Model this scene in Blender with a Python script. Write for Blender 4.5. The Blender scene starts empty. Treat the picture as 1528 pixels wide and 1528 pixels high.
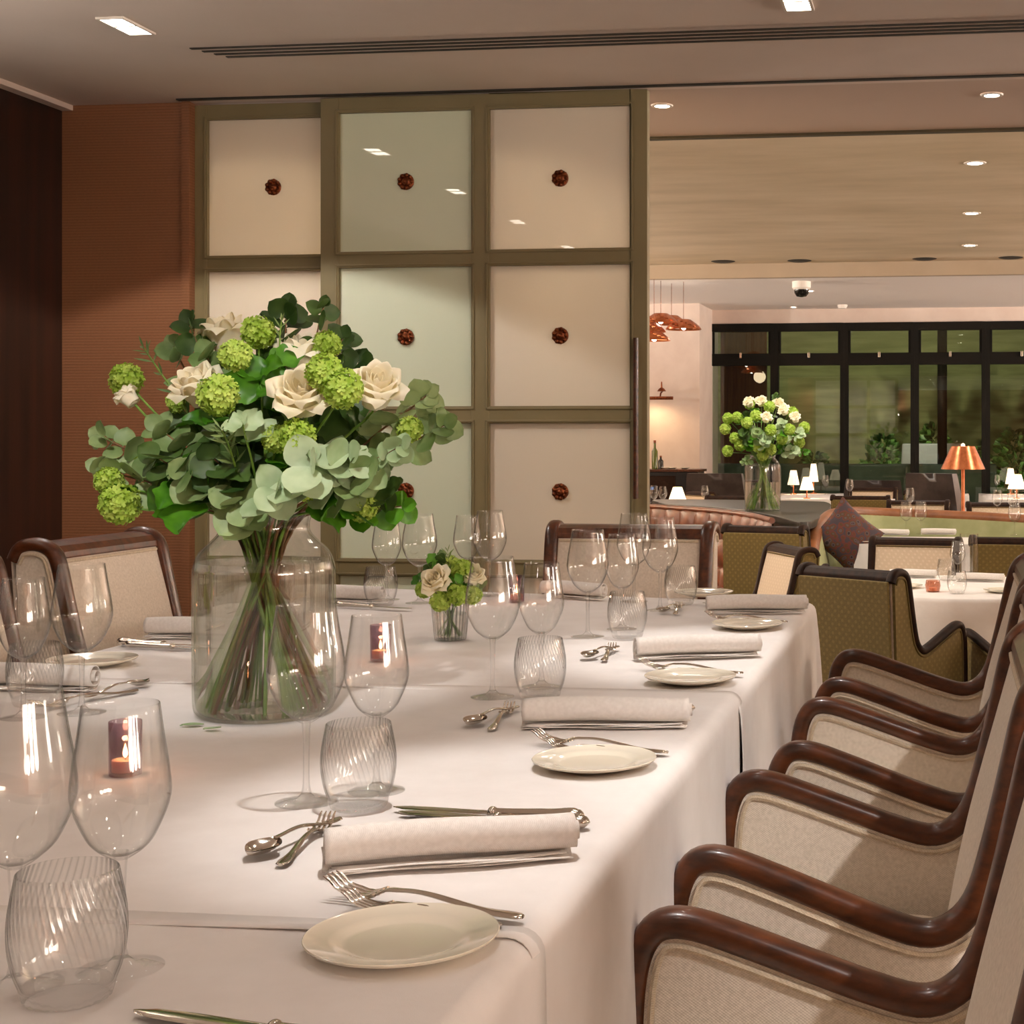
import bpy, bmesh, math, random
from mathutils import Vector, Matrix, Euler
from math import pi, sin, cos, tan, atan2, sqrt, radians
random.seed(7)
SC = bpy.context.scene
COL = SC.collection
# ---------------------------------------------------------------- view geometry of the photograph
F, CX, HZ, CAMZ, YAW = 2254.0, 1140.0, 655.0, 1.17, radians(7.08)
TZ = 0.75          # top of the long table
LOW = -0.30        # floor of the restaurant beyond the partition
def room(xc, zc): return (xc*cos(YAW)-zc*sin(YAW), xc*sin(YAW)+zc*cos(YAW))
def on(px, py, Z=TZ):
    """point of the horizontal plane Z seen at a pixel of the photograph"""
    zc = F*(CAMZ-Z)/(py-HZ); x, y = room((px-CX)/F*zc, zc); return Vector((x, y, Z))
def at(px, py, zc):
    x, y = room((px-CX)/F*zc, zc); return Vector((x, y, CAMZ-(py-HZ)*zc/F))
def aty(px, py, Y):
    k = (px-CX)/F; zc = Y/(k*sin(YAW)+cos(YAW)); x, y = room(k*zc, zc); return Vector((x, y, CAMZ-(py-HZ)*zc/F))

# ---------------------------------------------------------------- objects
def tag(o, label=None, cat=None, group=None, kind=None):
    if label: o['label'] = label
    if cat: o['category'] = cat
    if group: o['group'] = group
    if kind: o['kind'] = kind
    return o
def empty(name, loc=(0, 0, 0), rz=0.0, label=None, cat=None, group=None, kind=None):
    o = bpy.data.objects.new(name, None); COL.objects.link(o)
    o.empty_display_size = .05
    o.location = loc; o.rotation_euler = (0, 0, rz)
    return tag(o, label, cat, group, kind)
CHILD = {}
def adopt(o, parent):
    o.parent = parent
    CHILD.setdefault(parent.name, []).append(o)
def copy_tree(o, parent=None):
    c = o.copy(); COL.objects.link(c)
    if parent is not None: adopt(c, parent)
    for ch in list(CHILD.get(o.name, [])): copy_tree(ch, c)
    return c

class MB:
    """collects shapes and links them as one mesh object"""
    def __init__(s): s.v = []; s.f = []
    def add(s, vs, fs, M=None):
        b = len(s.v)
        for p in vs: s.v.append(tuple(M @ Vector(p)) if M is not None else tuple(p))
        for q in fs: s.f.append([i+b for i in q])
        return s
    def box(s, c, d, M=None):
        x, y, z = c; a, b, e = d[0]/2, d[1]/2, d[2]/2
        vs = [(x+i*a, y+j*b, z+k*e) for k in (-1, 1) for j in (-1, 1) for i in (-1, 1)]
        return s.add(vs, [(0,2,3,1),(4,5,7,6),(0,1,5,4),(2,6,7,3),(0,4,6,2),(1,3,7,5)], M)
    def span(s, x0, x1, y0, y1, z0, z1, M=None):
        return s.box(((x0+x1)/2, (y0+y1)/2, (z0+z1)/2), (x1-x0, y1-y0, z1-z0), M)
    def lathe(s, prof, n=32, M=None, cap0=False, cap1=False, wob=None):
        vs = []; fs = []
        for i, (r, z) in enumerate(prof):
            for k in range(n):
                a = 2*pi*k/n; rr = r if wob is None else wob(r, z, a)
                vs.append((rr*cos(a), rr*sin(a), z))
        m = len(prof)
        for i in range(m-1):
            for k in range(n):
                k2 = (k+1) % n
                fs.append((i*n+k, i*n+k2, (i+1)*n+k2, (i+1)*n+k))
        if cap0: fs.append(tuple(range(n))[::-1])
        if cap1: fs.append(tuple((m-1)*n+k for k in range(n)))
        return s.add(vs, fs, M)
    def tube(s, pts, rad, n=8, caps=True, up=None, sec=None, M=None, closed=False):
        pts = [Vector(p) for p in pts]; m = len(pts)
        if not hasattr(rad, '__len__'): rad = [rad]*m
        vs = []; fs = []; N = None
        for i in range(m):
            if closed: t = pts[(i+1) % m]-pts[i-1]
            else: t = pts[min(i+1, m-1)]-pts[max(i-1, 0)]
            if t.length < 1e-9: t = Vector((0, 0, 1))
            t.normalize()
            if up is not None: N = Vector(up)
            elif N is None: N = Vector((0, 0, 1)) if abs(t.z) < .9 else Vector((1, 0, 0))
            N = N-t*N.dot(t); N.normalize(); B = t.cross(N)
            for k in range(n):
                a = 2*pi*k/n
                if sec: u, w = sec(a, i/(m-1))
                else: u, w = cos(a), sin(a)
                vs.append(pts[i]+N*(u*rad[i])+B*(w*rad[i]))
        for i in range(m if closed else m-1):
            j = (i+1) % m
            for k in range(n):
                k2 = (k+1) % n
                fs.append((i*n+k, i*n+k2, j*n+k2, j*n+k))
        if caps and not closed:
            fs.append(tuple(range(n))[::-1]); fs.append(tuple((m-1)*n+k for k in range(n)))
        return s.add(vs, fs, M)
    def grid(s, fn, nu, nv, M=None, flip=False):
        vs = [fn(i/nu, j/nv) for j in range(nv+1) for i in range(nu+1)]; fs = []
        for j in range(nv):
            for i in range(nu):
                a = j*(nu+1)+i; q = (a, a+1, a+nu+2, a+nu+1); fs.append(q[::-1] if flip else q)
        return s.add(vs, fs, M)
    def ball(s, c, r, nu=12, nv=8, M=None):
        rx, ry, rz = r if hasattr(r, '__len__') else (r, r, r)
        return s.grid(lambda u, v: (c[0]+rx*sin(pi*v)*cos(2*pi*u), c[1]+ry*sin(pi*v)*sin(2*pi*u), c[2]-rz*cos(pi*v)), nu, nv, M)
    def prism(s, poly, fn0, fn1):
        """extrude a polygon of 2-D points between two maps to 3-D"""
        n = len(poly)
        vs = [fn0(*p) for p in poly]+[fn1(*p) for p in poly]
        return s.add(vs, [tuple(range(n))[::-1], tuple(range(n, 2*n))]+[(i, (i+1) % n, n+(i+1) % n, n+i) for i in range(n)])
    def build(s, name, mat, parent=None, smooth=True, bevel=0, loc=None, seg=2, angle=40, sub=0, solid=0):
        me = bpy.data.meshes.new(name); me.from_pydata([tuple(p) for p in s.v], [], s.f)
        bm = bmesh.new(); bm.from_mesh(me)
        bmesh.ops.remove_doubles(bm, verts=bm.verts, dist=1e-6)
        big = [f for f in bm.faces if len(f.verts) > 4]
        if big: bmesh.ops.triangulate(bm, faces=big)
        if not solid: bmesh.ops.recalc_face_normals(bm, faces=bm.faces)
        if smooth and not bevel:
            for e in bm.edges:
                if len(e.link_faces) == 2 and e.calc_face_angle(0) > radians(angle): e.smooth = False
        bm.to_mesh(me); bm.free()
        for p in me.polygons: p.use_smooth = bool(smooth) and not bevel
        me.materials.append(mat)
        o = bpy.data.objects.new(name, me); COL.objects.link(o)
        if loc is not None: o.location = loc
        if parent is not None: adopt(o, parent)
        if solid:
            m = o.modifiers.new('thickness', 'SOLIDIFY'); m.thickness = solid; m.offset = 0
        if bevel:
            m = o.modifiers.new('bevel', 'BEVEL'); m.width = bevel; m.segments = seg; m.limit_method = 'ANGLE'; m.angle_limit = radians(35)
        if sub:
            m = o.modifiers.new('subdivision', 'SUBSURF'); m.levels = sub; m.render_levels = sub
        return o
class Proto:
    """a thing built once; its first use moves it, later uses copy it with its parts"""
    def __init__(s, root): s.root = root; s.used = False
    def put(s, loc, rz=0.0, label=None, group=None, scale=None, rot=None):
        o = s.root if not s.used else copy_tree(s.root)
        s.used = True
        o.location = loc
        o.rotation_euler = rot if rot is not None else (0, 0, rz)
        if scale is not None: o.scale = scale if hasattr(scale, '__len__') else (scale,)*3
        if label: o['label'] = label
        if group: o['group'] = group
        return o
def smooth_path(pts, n):
    """Catmull-Rom through points, n samples"""
    P = [Vector(p) for p in pts]; P = [P[0]*2-P[1]]+P+[P[-1]*2-P[-2]]
    m = len(P)-3; out = []
    for i in range(n):
        t = i/(n-1)*m; k = min(int(t), m-1); t -= k
        a, b, c, d = P[k:k+4]
        out.append(.5*((2*b)+(c-a)*t+(2*a-5*b+4*c-d)*t*t+(3*b-a-3*c+d)*t**3))
    return out
def Tm(loc=(0, 0, 0), rot=(0, 0, 0), sc=1):
    S = sc if hasattr(sc, '__len__') else (sc,)*3
    return Matrix.Translation(loc) @ Euler(rot).to_matrix().to_4x4() @ Matrix.Diagonal((*S, 1))

# ---------------------------------------------------------------- materials
def srgb(r, g, b):
    f = lambda c: (c/255/12.92) if c/255 <= .04045 else ((c/255+.055)/1.055)**2.4
    return (f(r), f(g), f(b), 1)
class NT:
    def __init__(s, name):
        s.m = bpy.data.materials.new(name); s.m.use_nodes = True
        s.t = s.m.node_tree; s.t.nodes.clear(); s.out = s.n('OutputMaterial')
    def n(s, kind, **kw):
        nd = s.t.nodes.new('ShaderNode'+kind)
        for k, v in kw.items():
            if k.startswith('i_'):
                key = k[2:]; key = int(key) if key.isdigit() else key.replace('_', ' ')
                sk = nd.inputs[key]
                if hasattr(v, 'is_output') or isinstance(v, bpy.types.NodeSocket): s.t.links.new(v, sk)
                else: sk.default_value = v
            else: setattr(nd, k, v)
        return nd
    def link(s, a, b): s.t.links.new(a, b)
    def done(s, sh): s.link(sh, s.out.inputs['Surface']); return s.m
    def coord(s, kind='Object', scale=(1, 1, 1), rot=(0, 0, 0)):
        c = s.n('TexCoord'); mp = s.n('Mapping'); s.link(c.outputs[kind], mp.inputs['Vector'])
        mp.inputs['Scale'].default_value = scale; mp.inputs['Rotation'].default_value = rot
        return mp.outputs['Vector']
    def noise(s, vec, scale=5, detail=4, rough=.55): return s.n('TexNoise', i_Vector=vec, i_Scale=scale, i_Detail=detail, i_Roughness=rough).outputs['Fac']
    def ramp(s, fac, stops):
        r = s.n('ValToRGB', i_Fac=fac); e = r.color_ramp.elements
        while len(e) < len(stops): e.new(.5)
        for k, (p, c) in enumerate(stops): e[k].position = p; e[k].color = c
        return r.outputs['Color']
    def math(s, op, a, b=0.0, c=None):
        m = s.n('Math', operation=op)
        for i, v in enumerate((a, b) if c is None else (a, b, c)):
            if isinstance(v, (int, float)): m.inputs[i].default_value = v
            else: s.link(v, m.inputs[i])
        return m.outputs[0]
    def bump(s, h, strength=.3, dist=.002): return s.n('Bump', i_Height=h, i_Strength=strength, i_Distance=dist).outputs['Normal']
    def pbr(s, **kw):
        b = s.n('BsdfPrincipled')
        for k, v in kw.items():
            sk = b.inputs[k.replace('_', ' ')]
            if isinstance(v, bpy.types.NodeSocket): s.link(v, sk)
            else: sk.default_value = v
        return b.outputs[0]
def plain(name, col, rough=.5, metal=0.0, **kw):
    t = NT(name); return t.done(t.pbr(Base_Color=col, Roughness=rough, Metallic=metal, **kw))
def mottled(name, c0, c1, scale=6, rough=.6, stretch=(1, 1, 1), bump=0, metal=0.0, lo=.35, hi=.65, **kw):
    t = NT(name); v = t.coord(scale=stretch); f = t.noise(v, scale)
    col = t.ramp(f, [(lo, c0), (hi, c1)])
    a = dict(Base_Color=col, Roughness=rough, Metallic=metal, **kw)
    if bump: a['Normal'] = t.bump(f, bump, .01)
    return t.done(t.pbr(**a))
def glow(name, col, strength):
    t = NT(name); return t.done(t.n('Emission', i_Color=col, i_Strength=strength).outputs[0])
def fabric(name, c0, c1, weave=760, bump=.3):
    t = NT(name); v = t.coord()
    sx = t.n('SeparateXYZ', i_Vector=v).outputs
    u = t.math('ADD', sx[0], sx[1])
    a = t.math('SINE', t.math('MULTIPLY', u, weave*2)); b = t.math('SINE', t.math('MULTIPLY', sx[2], weave*2.6))
    w = t.math('MULTIPLY', a, b)
    nz = t.noise(v, 260, 3)
    h = t.math('ADD', t.math('MULTIPLY', w, .5), nz)
    col = t.ramp(t.math('ADD', t.math('MULTIPLY', w, .22), t.noise(v, 180, 3)), [(.25, c0), (.75, c1)])
    return t.done(t.pbr(Base_Color=col, Roughness=.92, Normal=t.bump(h, bump, .0015), Sheen_Weight=.15))
def dotted(name, base, base2, dot, k=62):
    t = NT(name); v = t.coord(); sx = t.n('SeparateXYZ', i_Vector=v).outputs
    u = t.math('ADD', sx[0], sx[1])
    p = t.math('MULTIPLY', t.math('SINE', t.math('MULTIPLY', t.math('ADD', u, sx[2]), k)), t.math('SINE', t.math('MULTIPLY', t.math('SUBTRACT', u, sx[2]), k)))
    d = t.math('GREATER_THAN', t.math('ABSOLUTE', p), .72)
    c = t.ramp(t.noise(v, 150, 3), [(.3, base), (.7, base2)])
    mx = t.n('MixRGB', i_Fac=d, i_Color1=c, i_Color2=dot)
    return t.done(t.pbr(Base_Color=mx.outputs[0], Roughness=.85, Sheen_Weight=.1))
def thin_glass(name, tint=(.992, .993, .99, 1), edge=(.16, .165, .16, 1), rough=.0, stripes=None, strength=1.0):
    """thin-walled clear glass: straight-through transmission, darker at grazing angles, Fresnel reflection"""
    t = NT(name)
    lw = t.n('LayerWeight', i_Blend=.5)
    f3 = t.math('POWER', lw.outputs['Facing'], 5.5)
    c = t.n('MixRGB', i_Fac=f3, i_Color1=tint, i_Color2=edge)
    col = c.outputs[0]; nrm = None
    if stripes:
        n, k, amp, z0, z1 = stripes
        v = t.coord(); sx = t.n('SeparateXYZ', i_Vector=v).outputs
        ang = t.math('ARCTAN2', sx[1], sx[0])
        w = t.math('SINE', t.math('ADD', t.math('MULTIPLY', ang, n), t.math('MULTIPLY', sx[2], k)))
        up = t.math('MULTIPLY', t.math('ADD', w, 1.0), .5)
        fade = t.n('MapRange', i_Value=sx[2], i_1=z0, i_2=z1, i_3=0.0, i_4=1.0).outputs[0]
        pk = t.math('MULTIPLY', t.math('POWER', up, 6.0), fade)
        m2 = t.n('MixRGB', i_Fac=t.math('MULTIPLY', pk, amp), i_Color1=col, i_Color2=(.34, .33, .31, 1))
        col = m2.outputs[0]; nrm = t.bump(t.math('MULTIPLY', up, fade), .5, .004)
    tr = t.n('BsdfTransparent', i_Color=col)
    gl = t.n('BsdfGlossy', i_Color=(1, 1, 1, 1), i_Roughness=rough)
    if nrm is not None: t.link(nrm, gl.inputs['Normal'])
    if nrm is not None: lw2 = t.n('LayerWeight', i_Blend=.5); t.link(nrm, lw2.inputs['Normal'])
    else: lw2 = lw
    fac = t.math('MULTIPLY', t.math('ADD', t.math('MULTIPLY', t.math('POWER', lw2.outputs['Facing'], 5.0), .6), .048), strength)
    mx = t.n('MixShader', i_Fac=fac); t.link(tr.outputs[0], mx.inputs[1]); t.link(gl.outputs[0], mx.inputs[2])
    return t.done(mx.outputs[0])
def solid_glass(name, col=(1, 1, 1, 1), through=.8, ior=1.5):
    t = NT(name)
    g = t.n('BsdfGlass', i_Color=col, i_Roughness=0.0, i_IOR=ior); tr = t.n('BsdfTransparent', i_Color=(.98*col[0], .98*col[1], .98*col[2], 1))
    mx = t.n('MixShader', i_Fac=through); t.link(g.outputs[0], mx.inputs[1]); t.link(tr.outputs[0], mx.inputs[2])
    return t.done(mx.outputs[0])
def leafmat(name, c0, c1, rough=.5, trans=.25, scale=30):
    t = NT(name); v = t.coord(); oi = t.n('ObjectInfo')
    f = t.math('ADD', t.noise(v, scale, 3), t.math('MULTIPLY', t.math('SUBTRACT', oi.outputs['Random'], .5), .25))
    col = t.ramp(f, [(.3, c0), (.7, c1)])
    p = t.pbr(Base_Color=col, Roughness=rough)
    tl = t.n('BsdfTranslucent', i_Color=col)
    mx = t.n('MixShader', i_Fac=trans); t.link(p, mx.inputs[1]); t.link(tl.outputs[0], mx.inputs[2])
    return t.done(mx.outputs[0])

def wood(name, c0, c1, axis=(6, 6, 60), rough=.28, coat=.5, spec=.4):
    t = NT(name); v = t.coord(scale=axis); f = t.noise(v, 3.0, 6, .6)
    col = t.ramp(f, [(.3, c0), (.7, c1)])
    return t.done(t.pbr(Base_Color=col, Roughness=rough, Coat_Weight=coat, Coat_Roughness=.12, Specular_IOR_Level=spec))
M = {}
M['mahogany'] = wood('mahogany', srgb(42, 19, 7), srgb(98, 50, 22), (14, 5, 14), .34, .25)
M['dark_wood'] = wood('dark stained wood', srgb(24, 12, 6), srgb(46, 25, 12), (14, 5, 14), .6, .0, .12)
M['beige'] = fabric('beige woven upholstery', srgb(206, 192, 174), srgb(232, 219, 203))
M['piping'] = fabric('beige piping cord', srgb(186, 166, 140), srgb(214, 196, 170), 900)
M['olive'] = dotted('olive dotted upholstery', srgb(100, 82, 36), srgb(112, 92, 42), srgb(121, 100, 50), 88)
M['tan'] = dotted('tan dotted upholstery', srgb(196, 174, 148), srgb(202, 180, 154), srgb(208, 187, 162), 88)
def linen():
    t = NT('white table linen'); v = t.coord(); f = t.noise(v, 9, 4)
    fine = t.noise(v, 900, 2)
    h = t.math('ADD', f, t.math('MULTIPLY', fine, .05))
    return t.done(t.pbr(Base_Color=t.ramp(f, [(.3, srgb(228, 221, 216)), (.7, srgb(238, 232, 228))]), Roughness=.85, Normal=t.bump(h, .12, .02)))
M['linen'] = linen()
M['napkin'] = fabric('white napkin linen', srgb(224, 217, 210), srgb(240, 234, 228), 1500, .12)
M['china'] = plain('cream china', srgb(238, 230, 211), .12, Coat_Weight=.6, Coat_Roughness=.03)
M['steel'] = plain('polished cutlery steel', srgb(225, 216, 204), .13, 1.0)
M['glass'] = thin_glass('clear wine glass')
M['foot_glass'] = thin_glass('glass foot', edge=(.55, .56, .55, 1))
M['stem_glass'] = solid_glass('solid clear glass')
M['tumbler_glass'] = thin_glass('spiral optic glass', stripes=(46, 330, .20, .03, .075))
M['ribbed_glass'] = thin_glass('ribbed posy glass', stripes=(26, 0, .6, -.02, .0))
M['vase_glass'] = thin_glass('vase glass', tint=(.985, .99, .982, 1), edge=(.42, .5, .42, 1))
M['water'] = solid_glass('water', (.985, .99, .965, 1), .5, 1.33)
M['purple_glass'] = thin_glass('purple glass', tint=(.69, .58, .645, 1), edge=(.4, .3, .33, 1))
M['wax'] = plain('candle wax', srgb(235, 205, 180), .5, Subsurface_Weight=.3, Emission_Color=srgb(255, 150, 90), Emission_Strength=.2)  # faint emission stands in for flame light in the wax
M['flame'] = glow('candle flame', srgb(255, 190, 110), 40)
M['wick'] = plain('wick', srgb(30, 24, 20), .9)
# ================================================================ the room: shell, partition, ceilings
HC = 2.585
def struct(name, mb, mat, parent=None, **kw):
    o = mb.build(name, mat, parent, **kw)
    if parent is None: o['kind'] = 'structure'
    return o
M['ceiling'] = mottled('warm white ceiling paint', srgb(226, 208, 194), srgb(231, 214, 201), 2, .9)
M['frame_paint'] = mottled('olive grey partition paint', srgb(126, 112, 76), srgb(132, 118, 82), 4, .5)
def pane(name, c, tr=.3):
    t = NT(name)
    b = t.n('BsdfPrincipled', i_Base_Color=c, i_Roughness=.5, i_Coat_Weight=.9, i_Coat_Roughness=.0)
    tl = t.n('BsdfTranslucent', i_Color=c); mx = t.n('MixShader', i_Fac=tr)
    t.link(b.outputs[0], mx.inputs[1]); t.link(tl.outputs[0], mx.inputs[2]); return t.done(mx.outputs[0])
M['pane_cream'] = pane('cream frosted glass', srgb(233, 223, 206))
M['pane_overlap'] = pane('overlap-shaded frosted glass', srgb(226, 230, 200), .06)  # green tint paints in the shade of the leaf sliding behind
M['copper'] = mottled('antique copper', srgb(96, 48, 26), srgb(150, 82, 48), 40, .35, metal=.85)
M['dark_line'] = plain('dark track', srgb(40, 34, 24), .6)
def wallpaper():
    t = NT('brown metallic wallpaper'); v = t.coord(scale=(1, 1, 1)); sx = t.n('SeparateXYZ', i_Vector=v).outputs
    w = t.math('SINE', t.math('MULTIPLY', sx[2], 520)); f = t.noise(t.coord(scale=(20, 20, 300)), 4, 3)
    col = t.ramp(t.math('ADD', f, t.math('MULTIPLY', w, .12)), [(.25, srgb(132, 86, 56)), (.75, srgb(160, 108, 74))])
    return t.done(t.pbr(Base_Color=col, Roughness=.45, Metallic=.1, Normal=t.bump(w, .15, .002)))
M['wallpaper'] = wallpaper()
M['panel_dark'] = mottled('dark veneer panelling', srgb(16, 7, 5), srgb(58, 26, 14), 2.2, .3, (1, 5, .25), lo=.4, hi=.75, Coat_Weight=.4, Coat_Roughness=.15)
M['carpet'] = mottled('dark brown carpet', srgb(62, 48, 36), srgb(84, 66, 50), 60, .95)
M['bg_wall'] = mottled('pale plaster wall', srgb(208, 186, 172), srgb(216, 196, 182), 3, .85)
YP = 5.97
struct('floor', MB().span(-3.9, 6.2, -3.2, 6.3, -.12, 0), M['carpet'], smooth=False)
struct('floor_restaurant', MB().span(-9, 9, 6.3, 24, LOW-.1, LOW), M['carpet'], smooth=False)
struct('ceiling', MB().span(-3.9, 6.2, -3.2, 6.02, HC, HC+.12), M['ceiling'], smooth=False)
struct('wall_left', MB().span(-3.87, -3.75, -3.2, 6.1, 0, HC), M['panel_dark'], smooth=False)
struct('wall_back', MB().span(-3.87, 6.2, -3.3, -3.2, 0, HC), M['wallpaper'], smooth=False)
struct('wall_right', MB().span(6.1, 6.2, -3.2, 6.3, 0, HC), M['bg_wall'], smooth=False)
struct('wall_front', MB().span(-3.75, -3.17, 6.0, 6.12, 0, HC), M['wallpaper'], smooth=False)
struct('trim_1', MB().span(-3.75, -3.70, -3.2, 6.0, HC-.022, HC), M['ceiling'], smooth=False)           # cove along the dark wall
struct('trim_2', MB().span(-3.205, -3.17, 5.985, 6.0, 0, HC), M['wallpaper'], smooth=False)
struct('trim_3', MB().span(-3.2, 6.1, 5.93, 5.955, HC-.006, HC+.001), M['dark_line'], smooth=False)       # sliding track
# beyond the partition: lower strip of ceiling, raised painted ceiling, fascia, far ceiling
Y1, Y2, Y3 = 6.95, 16.3, 20.6
HM, HF = 3.08, 2.93
def mural():
    t = NT('painted cloud ceiling'); v = t.coord(scale=(.35, 1.0, 1)); f = t.noise(v, 1.6, 7, .6)
    g = t.noise(t.coord(scale=(.5, .5, 1)), 3, 5)
    c = t.ramp(f, [(.25, srgb(178, 156, 122)), (.5, srgb(206, 184, 152)), (.75, srgb(226, 206, 178))])
    mx = t.n('MixRGB', i_Fac=t.math('MULTIPLY', g, .35), i_Color1=c, i_Color2=srgb(192, 176, 136))
    return t.done(t.pbr(Base_Color=mx.outputs[0], Roughness=.55))
M['mural'] = mural()
M['trim_olive'] = plain('dark olive trim', srgb(84, 74, 52), .8)
M['fascia'] = mottled('tan painted fascia', srgb(178, 156, 130), srgb(184, 162, 136), 2, .9)
M['white_ceiling'] = plain('white ceiling paint', srgb(244, 234, 226), .9)
M['strip'] = plain('beige ceiling paint', srgb(208, 184, 166), .9)
struct('ceiling_strip', MB().span(-4, 9, 6.02, Y1, HC, HC+.1), M['strip'], smooth=False)
struct('trim_4', MB().span(-4, 9, Y1, Y1+.04, HC-.012, HM), M['trim_olive'], smooth=False)
struct('ceiling_painted', MB().span(-9, 9, Y1, Y2, HM, HM+.1), M['mural'], smooth=False)
struct('trim_5', MB().span(-9, 9, Y2+.005, Y2+.12, HF-.004, HM), M['fascia'], smooth=False)
struct('ceiling_far', MB().span(-9, 9, Y2+.1, Y3+.3, HF, HF+.1), M['white_ceiling'], smooth=False)
struct('wall_side', MB().span(-9, -8.9, 6.1, Y3, LOW, HM), M['bg_wall'], smooth=False)
struct('wall_east', MB().span(8.9, 9, 6.3, Y3, LOW, HM), M['bg_wall'], smooth=False)
struct('wall_step', MB().span(-3.75, 9, 6.3, 6.34, LOW, 0), M['bg_wall'], smooth=False)

# ---------------------------------------------------------------- sliding partition
def rosette(parent, x, y, z):
    m = MB(); T0 = Tm((x, y, z), (pi/2, 0, 0))
    m.lathe([(0, .016), (.012, .015), (.017, .010), (.030, .008), (.034, .004), (.034, 0)], 24, T0, cap1=True)
    for k in range(9):
        a = 2*pi*k/9; m.ball((.0265*cos(a), .0265*sin(a), .008), (.0095, .0095, .008), 8, 6, T0)
    m.ball((0, 0, .014), (.011, .011, .009), 10, 6, T0)
    return m.build('medallion', M['copper'], parent)
ROWS = [(1.942, 2.515), (1.304, 1.875), (.678, 1.233), (.05, .605)]
def leaf(name, x0, x1, cols, y, label_panes, handle=None):
    root = empty(name, ((x0+x1)/2, y, 0), kind='structure')
    ox = (x0+x1)/2
    fr = MB(); xs = [x0]+[c for col in cols for c in col]+[x1]
    for i in range(0, len(xs), 2): fr.span(xs[i]-ox, xs[i+1]-ox, -.024, .024, 0.01, HC-.008)
    zs = [.01, .05, .605, .678, 1.233, 1.304, 1.875, 1.942, 2.515, HC-.008]
    for (a, b) in cols:
        for i in range(0, 10, 2): fr.span(a-ox, b-ox, -.024, .024, zs[i], zs[i+1])
    fr.build('frame', M['frame_paint'], root, bevel=.002)
    bd = MB()
    for (a, b) in cols:
        for (c, d) in ROWS:                                   # raised bead round each pane
            a1, b1 = a-ox-.014, b-ox+.014; c1, d1 = c-.014, d+.014
            for q in ((a1, b1, c1, c1+.008), (a1, b1, d1-.008, d1), (a1, a1+.008, c1, d1), (b1-.008, b1, c1, d1)):
                bd.span(q[0], q[1], -.029, -.0235, q[2], q[3])
    bd.build('bead', M['frame_paint'], root, bevel=.0015)
    for ci, (a, b) in enumerate(cols):
        for (c, d) in ROWS:
            p = MB().span(a-ox-.002, b-ox+.002, -.004, .006, c-.002, d+.002).build('pane', M[label_panes[ci]], root, smooth=False)
            p['label'] = ('overlap-shaded green' if label_panes[ci] == 'pane_overlap' else 'cream')+' frosted glass pane'
            rosette(root, (a+b)/2-ox, -.004, (c+d)/2)
    if handle:
        h = MB(); hx, z0, z1 = handle
        h.tube([(hx-ox, -.05, z0), (hx-ox, -.05, z1)], .011, 10)
        for z in (z0+.06, z1-.06): h.tube([(hx-ox, -.05, z), (hx-ox, -.022, z)], .006, 8)
        hh = h.build('handle', M['mahogany'], root); hh['label'] = 'long dark wooden pull bar'
    return root
leaf('door_1', -2.589, -1.214, [(-2.511, -1.946), (-1.87, -1.285)], YP+.024, ['pane_overlap', 'pane_cream'], (-1.256, .93, 1.575))
leaf('door_2', -3.20, -1.86, [(-3.115, -2.545), (-2.47, -1.93)], YP+.085, ['pane_cream', 'pane_cream'])

# ---------------------------------------------------------------- ceiling fittings
M['lamp_glow'] = glow('lit lamp', (1.0, .90, .76, 1), 28)
M['lamp_bezel'] = plain('white lamp bezel', srgb(235, 222, 208), .5)
M['lamp_inner'] = plain('lamp reflector', srgb(240, 230, 215), .25, .6)
def twin(x, y, label, z=HC):
    r = empty('twin_downlight', (x, y, z), label=label, cat='ceiling light', group='twin downlights over the private room')
    b = MB()
    for (q0, q1, s0, s1) in ((-.05, -.04, -.105, .105), (.04, .05, -.105, .105), (-.04, .04, -.105, -.095), (-.04, .04, .095, .105)): b.span(q0, q1, s0, s1, -.008, -.0005)
    b.span(-.04, .04, -.006, .006, -.006, -.0005)
    b.build('bezel', M['lamp_bezel'], r, smooth=False)
    for s in (-1, 1):
        MB().span(-.039, .039, s*.05-.043, s*.05+.043, -.004, -.0008).build('lamp', M['lamp_glow'], r, smooth=False)
def round_light(p, label, rad=.045, group='round downlights in the restaurant ceiling'):
    r = empty('round_downlight', p, label=label, cat='ceiling light', group=group)
    MB().lathe([(rad*.72, -.006), (rad, -.006), (rad*1.05, -.0005)], 20).build('bezel', M['lamp_bezel'], r)
    MB().lathe([(0, -.004), (rad*.72, -.004)], 20).build('lamp', M['lamp_glow'], r)
def spot(name, p, power, angle, blend=.3, col=(1, .80, .60), tgt=None, size=.03):
    l = bpy.data.lights.new(name, 'SPOT'); l.energy = power; l.spot_size = radians(angle); l.spot_blend = blend; l.color = col; l.shadow_soft_size = size
    o = bpy.data.objects.new(name, l); COL.objects.link(o); o.location = p
    d = (Vector(tgt)-Vector(p)) if tgt is not None else Vector((0, 0, -1))
    o.rotation_euler = d.to_track_quat('-Z', 'Y').to_euler(); return o
def point(name, p, power, col=(1, .78, .55), size=.03):
    l = bpy.data.lights.new(name, 'POINT'); l.energy = power; l.color = col; l.shadow_soft_size = size
    o = bpy.data.objects.new(name, l); COL.objects.link(o); o.location = p; return o
WARM = (1.0, .96, .93)
UPC = (1.0, .94, .86)
KU = 1.5
twin(-.497, 4.845, 'twin downlight cut off by the top edge of the picture, right of the sliding door')
twin(-2.80, 4.855, 'bright twin downlight in the ceiling at the top left')
ROW = [(-.45, .35), (-.45, 1.66), (-.45, 2.95), (-.497, 4.845), (-2.8, 1.15), (-2.8, 2.44), (-2.8, 3.66), (-2.8, 4.855)]
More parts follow.
